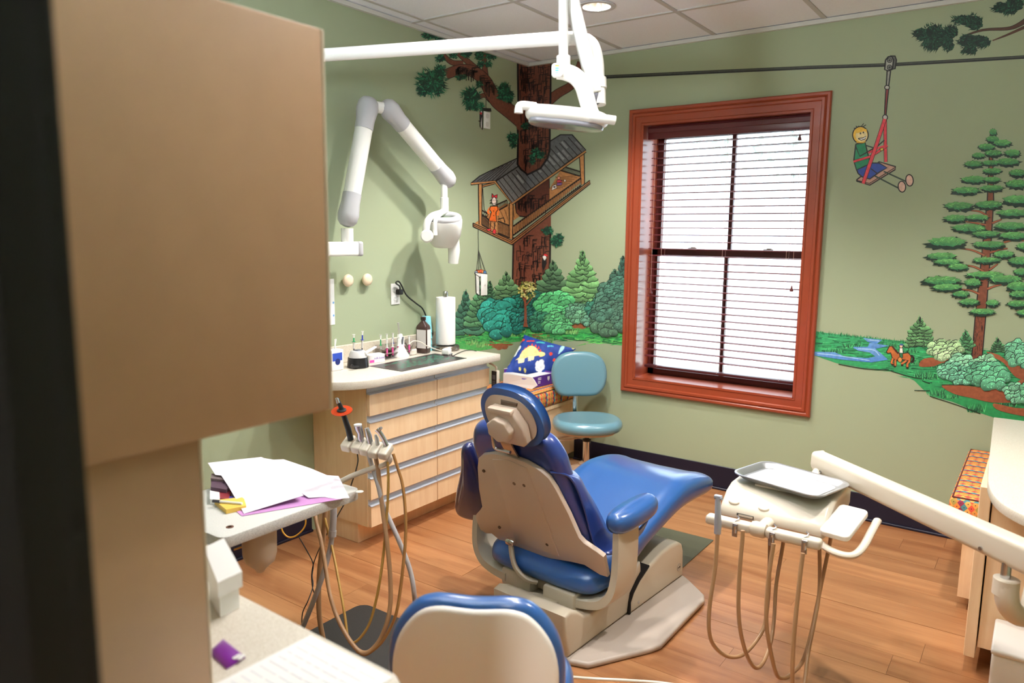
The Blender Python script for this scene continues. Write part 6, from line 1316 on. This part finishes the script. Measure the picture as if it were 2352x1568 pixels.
for i in range(150):
    a = RM.uniform(0, 2*PI); q = RM.random()**.5; x, y = C6(830+85*q*math.cos(a), 415+85*q*math.sin(a)); m.ell(x, y, RM.uniform(1.4, 3), RM.uniform(1.2, 2.4), jit(RM.choice(((206, 196, 110), (150, 146, 70), (96, 110, 58), (226, 216, 150))), .1), n=7)
m.poly(mp(C6, [(962, 130), (998, 120), (1002, 175), (985, 215), (970, 245), (958, 200)]), (28, 24, 28)); m.poly(mp(C6, [(965, 112), (990, 100), (1000, 125), (985, 150), (975, 140)]), (232, 226, 222)); m.poly(mp(C6, [(972, 100), (985, 88), (1012, 100), (1005, 112), (985, 106)]), (214, 40, 50)); m.line(mp(C6, [(968, 240), (975, 280)]), 1.6, INK); m.line(mp(C6, [(962, 105), (948, 98)]), 1.6, INK)
m.build('painted_bushes', 'painted rounded bushes and a little yellow tree at the foot of the trunk')
# --- birdhouse and hanging box drawn around two wall plates
m = Mural(.0036)
m.line(mp(C4, [(512, 470), (512, 545)]), 1.2, INK); m.opoly(mp(C4, [(478, 546), (545, 550), (548, 568), (472, 562)]), (40, 38, 40), None, 1.4); m.opoly(mp(C4, [(474, 562), (488, 563), (488, 690), (474, 668)]), (206, 206, 206), None, 2)
m.poly(mp(C4, [(470, 585), (482, 580), (486, 600), (478, 640), (470, 620)]), (40, 36, 44)); m.ell(*C4(478, 582), 2.6, 2.6, (206, 50, 60)); m.line(mp(C4, [(462, 632), (478, 636)]), 2, INK)
m.line(mp(C4, [(460, 1350), (462, 1500)]), 1.2, (70, 80, 70)); 
for a in (372, 392, 415, 450): m.line(mp(C6, [(390, 60), (a, 245)]), 1.1, (60, 60, 60), adv=False)
for (a, c, col) in ((378, 248, (190, 70, 60)), (395, 250, (226, 120, 60)), (412, 245, (220, 90, 60)), (430, 250, (216, 130, 70)), (445, 256, (80, 120, 170)), (368, 258, (150, 170, 190))): m.ell(*C6(a, c), 4, 4, col, n=9, lw=.8)
m.opoly(mp(C6, [(362, 262), (395, 288), (400, 462), (368, 442)]), (222, 220, 218), None, 1.6); m.opoly(mp(C6, [(360, 258), (468, 270), (468, 290), (395, 296), (360, 272)]), (236, 234, 232), None, 1.6)
m.build('painted_birdhouse', 'painted bird box and hanging fruit box around the wall plates')
pa, pb = PX(1107.5, 254, 0), PX(1126, 298, 0); yc, zc = (pa.y+pb.y)/2, (pa.z+pb.z)/2
t = thing('birdhouse_outlet', 'white outlet high on the left wall painted as a bird box', 'outlet', (0, yc, zc))
MB().box(.0045, .0085, yc-.034, yc+.034, pb.z+.002, pa.z-.002, .002, 2).build('cover_plate', M_plate, t)
for dz in (.026, -.026): MB(Matrix.Translation((.0085, yc, zc+dz)) @ Matrix.Rotation(PI/2, 4, 'Y')).rprism(rrect(.030, .032, .011, 4), 0, .0012, .0005, 1).build('socket', mat('socket_grey', (214, 212, 210), .4), t)
pa, pb = PX(1101, 631, 0), PX(1119, 677, 0); yc, zc = (pa.y+pb.y)/2, (pa.z+pb.z)/2
t = thing('blank_plate', 'white wall plate painted as a hanging box above the paper towel', 'wall plate', (0, yc, zc))
MB().box(.0045, .0085, yc-.034, yc+.034, pb.z, pa.z, .002, 2).build('cover_plate', M_plate, t); MB().lathe([(.007, 0), (.007, .003), (.003, .004)], (.0085, yc+.006, zc), 12, (1, 0, 0)).build('jack', mat('socket_grey', (214, 212, 210), .4), t)
# --- cable line, pulley, swing and boy
m = Mural(.0006)
m.line([(1300, 182), (1385, 177), (1640, 165), (1860, 155), (2040, 149), (2200, 140), (2352, 131), (2440, 126)], 8, (30, 32, 30)); m.line([(1385, 176), (1640, 164), (1860, 154), (2040, 148), (2200, 139), (2352, 130)], 3, (70, 74, 66))
c8 = lambda P: mp(C8, P)
m.opoly(c8([(580, 440), (605, 420), (640, 420), (650, 450), (640, 515), (600, 525)]), (96, 96, 90), None, 3); m.opoly(c8([(568, 450), (590, 425), (615, 425), (628, 450), (620, 520), (590, 532), (562, 522)]), (170, 168, 158), None, 3.4)
for yy in (452, 505): m.ell(*C8(598, yy), 5.5, 5.5, (120, 120, 114), lw=1.6); m.ell(*C8(598, yy), 2.5, 2.5, (60, 60, 60))
m.opoly(c8([(580, 532), (606, 532), (592, 645), (574, 645)]), (160, 158, 150), None, 3); m.ell(*C8(580, 656), 5.5, 5, (190, 188, 180), lw=2.4); m.opoly(c8([(570, 670), (592, 670), (580, 780), (572, 870), (560, 866)]), (140, 46, 50), None, 2.6); m.ell(*C8(565, 880), 5.5, 6, (196, 194, 190), lw=2.4)
m.line(c8([(565, 892), (566, 1050), (570, 1215)]), 8.6, INK); m.line(c8([(565, 892), (566, 1050), (570, 1215)]), 6.4, (216, 60, 72))
m.opoly(c8([(350, 1350), (520, 1213), (645, 1250), (640, 1272), (450, 1388), (352, 1358)]), (196, 152, 134), None, 3); m.line(c8([(350, 1352), (448, 1375), (644, 1254)]), 2, INK)
m.line(c8([(470, 1310), (668, 1412)]), 3.4, (44, 62, 52)); m.line(c8([(555, 1285), (725, 1362)]), 3.4, (44, 62, 52))
m.ell(*C8(691, 1400), 8.6, 12.5, (220, 182, 166), lw=2.6, rot=-.1); m.ell(*C8(748, 1352), 8.6, 13.2, (220, 182, 166), lw=2.6, rot=-.1)
m.opoly(c8([(350, 1270), (440, 1222), (520, 1222), (580, 1258), (520, 1292), (450, 1342), (390, 1325), (362, 1300)]), (48, 74, 160), None, 3); m.line(c8([(460, 1265), (505, 1300)]), 2.4, INK)
m.opoly(c8([(345, 1080), (415, 1066), (432, 1140), (455, 1225), (400, 1252), (350, 1274), (330, 1205)]), (30, 132, 88), None, 3)
m.line(c8([(420, 1090), (490, 1112), (560, 1050)]), 3, (30, 44, 40)); m.line(c8([(345, 1100), (375, 1172), (500, 1100)]), 3, INK)
m.line(c8([(328, 1212), (460, 1172), (582, 1092)]), 6.5, INK); m.line(c8([(328, 1212), (460, 1172), (582, 1092)]), 4.6, (216, 60, 72)); m.line(c8([(440, 1146), (520, 1108), (580, 1088)]), 4.6, (216, 60, 72)); m.opoly(c8([(526, 1112), (550, 1108), (552, 1126), (530, 1132)]), (226, 196, 70), None, 1.6)
m.line(c8([(563, 892), (500, 1085), (445, 1245), (400, 1376)]), 9.4, INK); m.line(c8([(563, 892), (500, 1085), (445, 1245), (400, 1376)]), 7, (220, 62, 74))
m.ell(*C8(380, 1012), 18, 19.5, (238, 190, 70), lw=2.6, n=24); m.ell(*C8(388, 1018), 13.5, 14.5, (240, 218, 160), n=20)
m.poly(c8([(345, 985), (380, 960), (425, 968), (430, 990), (405, 985), (380, 992), (355, 1000)]), (238, 190, 70)); m.opoly(c8([(362, 1038), (395, 1035), (425, 1020), (415, 1042), (385, 1052)]), (250, 246, 240), None, 1.8); m.ell(*C8(380, 1000), 1.8, 2.4, INK, n=8); m.ell(*C8(402, 993), 1.8, 2.4, INK, n=8); m.line(c8([(350, 1066), (400, 1068), (418, 1060)]), 3, (230, 180, 70))
for P in ([(350, 960), (330, 962)], [(360, 955), (345, 945)], [(385, 950), (405, 925)], [(395, 952), (422, 936)], [(372, 952), (362, 944)]): m.line(c8(P), 1.8, INK)
m.build('painted_swing_boy', 'painted boy with yellow hair riding a red strap swing on a cable')
# --- pine bough top right
m = Mural(.0010)
m.line(c8([(1640, 140), (1560, 190), (1480, 215), (1300, 225), (1150, 272)]), [40/3.266, 12/3.266], INK, 4); m.line(c8([(1640, 140), (1560, 190), (1480, 215), (1300, 225), (1150, 272)]), [32/3.266, 7/3.266], (84, 54, 40), 4); m.line(c8([(1620, 200), (1480, 262), (1370, 305)]), [24/3.266, 8/3.266], (84, 54, 40), 4)
for (a, c, rx, ry, d) in ((850, 255, 85, 55, PI), (930, 240, 90, 70, -2.0), (920, 320, 90, 65, 2.2), (1010, 280, 90, 80, PI), (1040, 335, 55, 50, 2.2), (1060, 240, 60, 60, -2.2), (1150, 150, 95, 45, PI), (1220, 165, 90, 62, -1.2), (1240, 190, 70, 40, PI), (1190, 305, 90, 55, PI), (1280, 310, 95, 55, 2.6), (1200, 375, 70, 40, 2.4), (1440, 55, 80, 50, PI), (1540, 30, 80, 60, -1.5), (1500, 75, 70, 35, 2.5)):
    x, y = C8(a, c); m.tuft(x, y, rx/3.266, ry/3.266, None, ((16, 40, 34), (24, 62, 46), (36, 84, 60), (14, 38, 32)), 10, d)
m.build('painted_pine_bough', 'painted dark pine bough in the upper right corner')
# --- meadow, river, path and tall pine on the right of the window
m = Mural(.0006); cr = lambda P: mp(CR, P)
ml = [(30, 1072), (110, 1085), (280, 1105), (480, 1125), (640, 1150), (860, 1168), (1190, 1190), (1190, 1565), (1000, 1530), (880, 1490), (760, 1440), (650, 1410), (600, 1370), (560, 1330), (500, 1300), (440, 1275), (300, 1265), (160, 1240), (30, 1195)]
m.poly(cr(ml), (58, 160, 104), (30, 140, 76))
for i in range(520):
    a = RM.uniform(40, 1180); top_ = 1085+a*.085; bot_ = 1200+max(0, a-150)*.31; c = RM.uniform(top_+8, min(bot_, 1560)); x, y = CR(a, c); m.stroke(x, y, RM.choice((0, PI))+RM.uniform(-.12, .2), RM.uniform(14, 44), 2.6, jit(RM.choice(((44, 168, 96), (26, 108, 64), (70, 176, 110), (20, 90, 60))), .15))
m.z += 7e-5
ye = lambda x: 280+(1076+((x-1850)*2.239-50)*.112)/2.239
m.grass(1872, 2130, lambda x: ye(x)+3, 190, 8, (34, 124, 74))
for (a, c, n, h) in ((150, 1165, 30, 13), (240, 1140, 30, 13), (430, 1135, 24, 12), (560, 1225, 24, 14), (640, 1300, 40, 18), (600, 1290, 24, 16), (670, 1385, 36, 18), (740, 1400, 26, 14), (880, 1470, 46, 20), (1040, 1440, 50, 20), (690, 1245, 30, 14), (530, 1165, 20, 11)):
    x, y = CR(a, c); m.grass(x-20, x+20, lambda q: y+8, n, h, (70, 164, 100)); m.grass(x-20, x+20, lambda q: y+8, n//2, h, (22, 84, 56))
RIV = (112, 160, 214)
for P in ([(295, 1110), (395, 1120), (365, 1142), (320, 1130)], [(330, 1135), (430, 1150), (355, 1168), (250, 1166), (245, 1156), (320, 1156)], [(250, 1160), (355, 1162), (395, 1195), (425, 1222), (340, 1236), (190, 1222), (30, 1198), (30, 1180), (150, 1183), (200, 1205), (320, 1214), (360, 1205), (330, 1185), (270, 1175)]): m.poly(cr(P), RIV, (74, 128, 200))
for P in ([(60, 1190), (160, 1200), (330, 1226)], [(270, 1165), (350, 1172), (380, 1200)], [(320, 1120), (380, 1126)]): m.line(cr(P), 1.8, (170, 204, 236), 4)
PATH = (156, 88, 56)
for P in ([(585, 1256), (612, 1216), (720, 1212), (800, 1222), (700, 1240), (660, 1256)], [(700, 1350), (850, 1358), (985, 1372), (1080, 1340), (1190, 1290), (1190, 1420), (1090, 1440), (960, 1442), (860, 1420), (760, 1396)], [(930, 1180), (1000, 1200), (1060, 1245), (1190, 1275), (1190, 1330), (1100, 1320), (1060, 1290), (1020, 1240), (960, 1205)], [(970, 1446), (1080, 1470), (1190, 1475), (1190, 1520), (1060, 1500), (980, 1475)]): m.poly(cr(P), PATH, (140, 74, 46), 3)
for P in ([(600, 1330), (640, 1345)], [(560, 1380), (640, 1382)], [(700, 1352), (840, 1352), (990, 1366)], [(170, 1245), (300, 1268), (430, 1275)], [(440, 1280), (540, 1310), (600, 1320)], [(640, 1410), (780, 1455), (900, 1500)], [(1010, 1535), (1190, 1560)]): m.line(cr(P), 2, (24, 50, 36), 4)
m.build('painted_river_meadow', 'painted green meadow with a blue river and brown path')
m = Mural(.0016)
def conr(a, t, b_, hw, col): x, y = CR(a, t); m.conifer(x, y, 280+b_/2.239, hw/2.239, col, max(6, int((b_-t)/17)))
conr(588, 1008, 1148, 72, (100, 156, 100)); conr(825, 1078, 1185, 46, (80, 150, 96)); conr(990, 1118, 1178, 36, (80, 140, 90))
# horse and rider
HO = (196, 112, 54)
m.opoly(cr([(416, 1182), (432, 1153), (446, 1152), (456, 1164), (472, 1184), (490, 1192), (528, 1186), (545, 1205), (540, 1235), (526, 1228), (500, 1222), (462, 1224), (446, 1212), (438, 1186), (424, 1190)]), HO, (170, 90, 42), 2)
for P in ([(450, 1215), (442, 1238), (452, 1246)], [(462, 1222), (462, 1256)], [(520, 1226), (494, 1244), (500, 1250)], [(536, 1228), (524, 1245), (524, 1262)]): m.line(cr(P), 6.4, INK); m.line(cr(P), 4.4, HO)
for P in ((460, 1257), (524, 1264), (448, 1248), (497, 1250)): m.ell(*CR(*P), 3, 2.4, (40, 28, 24), n=8)
m.line(cr([(542, 1200), (556, 1215), (546, 1238)]), 5, (30, 22, 22), 4); m.line(cr([(448, 1155), (466, 1178), (478, 1190)]), 4, (70, 36, 24))
m.opoly(cr([(484, 1162), (500, 1162), (502, 1192), (482, 1192)]), (226, 222, 214), None, 1.4); m.opoly(cr([(482, 1188), (500, 1188), (500, 1212), (488, 1216)]), (40, 110, 70), None, 1.4); m.ell(*CR(492, 1152), 4, 4.4, (226, 186, 160), lw=1.2); m.poly(cr([(482, 1148), (490, 1138), (502, 1142), (504, 1150)]), (60, 90, 140)); m.ell(*CR(486, 1222), 5, 6, (206, 140, 70), lw=1.2)
m.build('painted_horse_rider', 'painted brown horse with a small rider in the meadow')
m = Mural(.0022)
TRK = (134, 78, 54)
m.opoly(cr([(948, 120), (962, 120), (968, 400), (950, 700), (928, 990), (908, 1215), (852, 1252), (874, 990), (905, 700), (935, 400)]), TRK, (120, 64, 44), 2.6)
for P in ([(945, 490), (900, 462), (850, 455)], [(930, 530), (880, 520), (810, 510)], [(920, 685), (860, 660), (790, 648)], [(918, 768), (870, 745), (820, 735)], [(895, 884), (850, 866), (800, 860)], [(935, 858), (980, 842), (1040, 830)], [(950, 672), (1000, 655), (1040, 650)], [(945, 760), (990, 730)], [(960, 520), (1010, 500)], [(1020, 618), (1080, 605), (1130, 612)]): m.line(cr(P), [6, 3], INK, 4); m.line(cr(P), [4.4, 1.8], (160, 92, 62), 4)
for i in range(46): y = RM.uniform(990, 1210); x = 876-(y-990)*.1+RM.uniform(2, 46); m.line(cr([(x, y), (x-2, y+RM.uniform(8, 26))]), 1.2, (70, 38, 30), adv=False)
m.z += 2e-5
bo = [(965, 52, 22, 22), (962, 88, 38, 20), (1012, 108, 52, 22), (930, 128, 48, 20), (1065, 160, 48, 22), (965, 160, 52, 20), (890, 172, 38, 17), (1040, 205, 72, 22), (868, 215, 58, 20), (952, 210, 50, 17), (1095, 262, 60, 22), (960, 252, 58, 18), (868, 296, 76, 22), (960, 296, 50, 18), (1090, 318, 72, 25), (828, 352, 82, 23), (958, 340, 70, 20), (1090, 400, 85, 28), (790, 432, 86, 25), (942, 425, 82, 25), (1065, 468, 92, 23), (770, 496, 66, 23), (882, 490, 68, 18), (1055, 535, 95, 25), (842, 546, 100, 25), (1070, 585, 90, 23), (930, 575, 82, 20), (730, 618, 115, 32), (1130, 640, 50, 22), (940, 630, 95, 22), (700, 690, 86, 24), (730, 720, 80, 20), (1020, 680, 62, 22), (1100, 715, 66, 26), (930, 710, 85, 18), (785, 745, 60, 20), (1120, 770, 60, 24), (925, 785, 112, 20), (700, 815, 112, 28), (1030, 808, 95, 24), (730, 850, 90, 22), (860, 825, 50, 26), (1095, 845, 72, 30), (800, 884, 50, 20), (1100, 885, 60, 22), (842, 925, 58, 22), (962, 930, 40, 20), (1090, 935, 60, 22), (910, 975, 78, 20), (1130, 980, 50, 20)]
for a, c, rx, ry in bo:
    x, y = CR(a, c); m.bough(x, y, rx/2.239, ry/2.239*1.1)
m.build('painted_tall_pine', 'painted tall pine with flat green boughs')
m = Mural(.0034)
for (a, c, rx, ry, col) in ((725, 1172, 82, 44, (150, 186, 136)), (1085, 1180, 46, 55, (96, 166, 130)), (1150, 1200, 50, 60, (96, 166, 130)), (920, 1245, 40, 40, (120, 180, 140)), (800, 1240, 60, 46, (120, 182, 146)), (745, 1280, 60, 40, (96, 164, 132)), (800, 1300, 50, 40, (96, 168, 136)), (880, 1290, 44, 52, (80, 150, 116)), (960, 1300, 76, 60, (90, 168, 128)), (1100, 1390, 64, 46, (110, 176, 140)), (1160, 1380, 40, 56, (100, 170, 130))):
    x, y = CR(a, c); m.bush(x, y, rx/2.239, ry/2.239, col, max(7, min(rx, ry)/2.239*.42))
m.build('painted_shrubs', 'painted pale green shrubs around the foot of the tall pine')
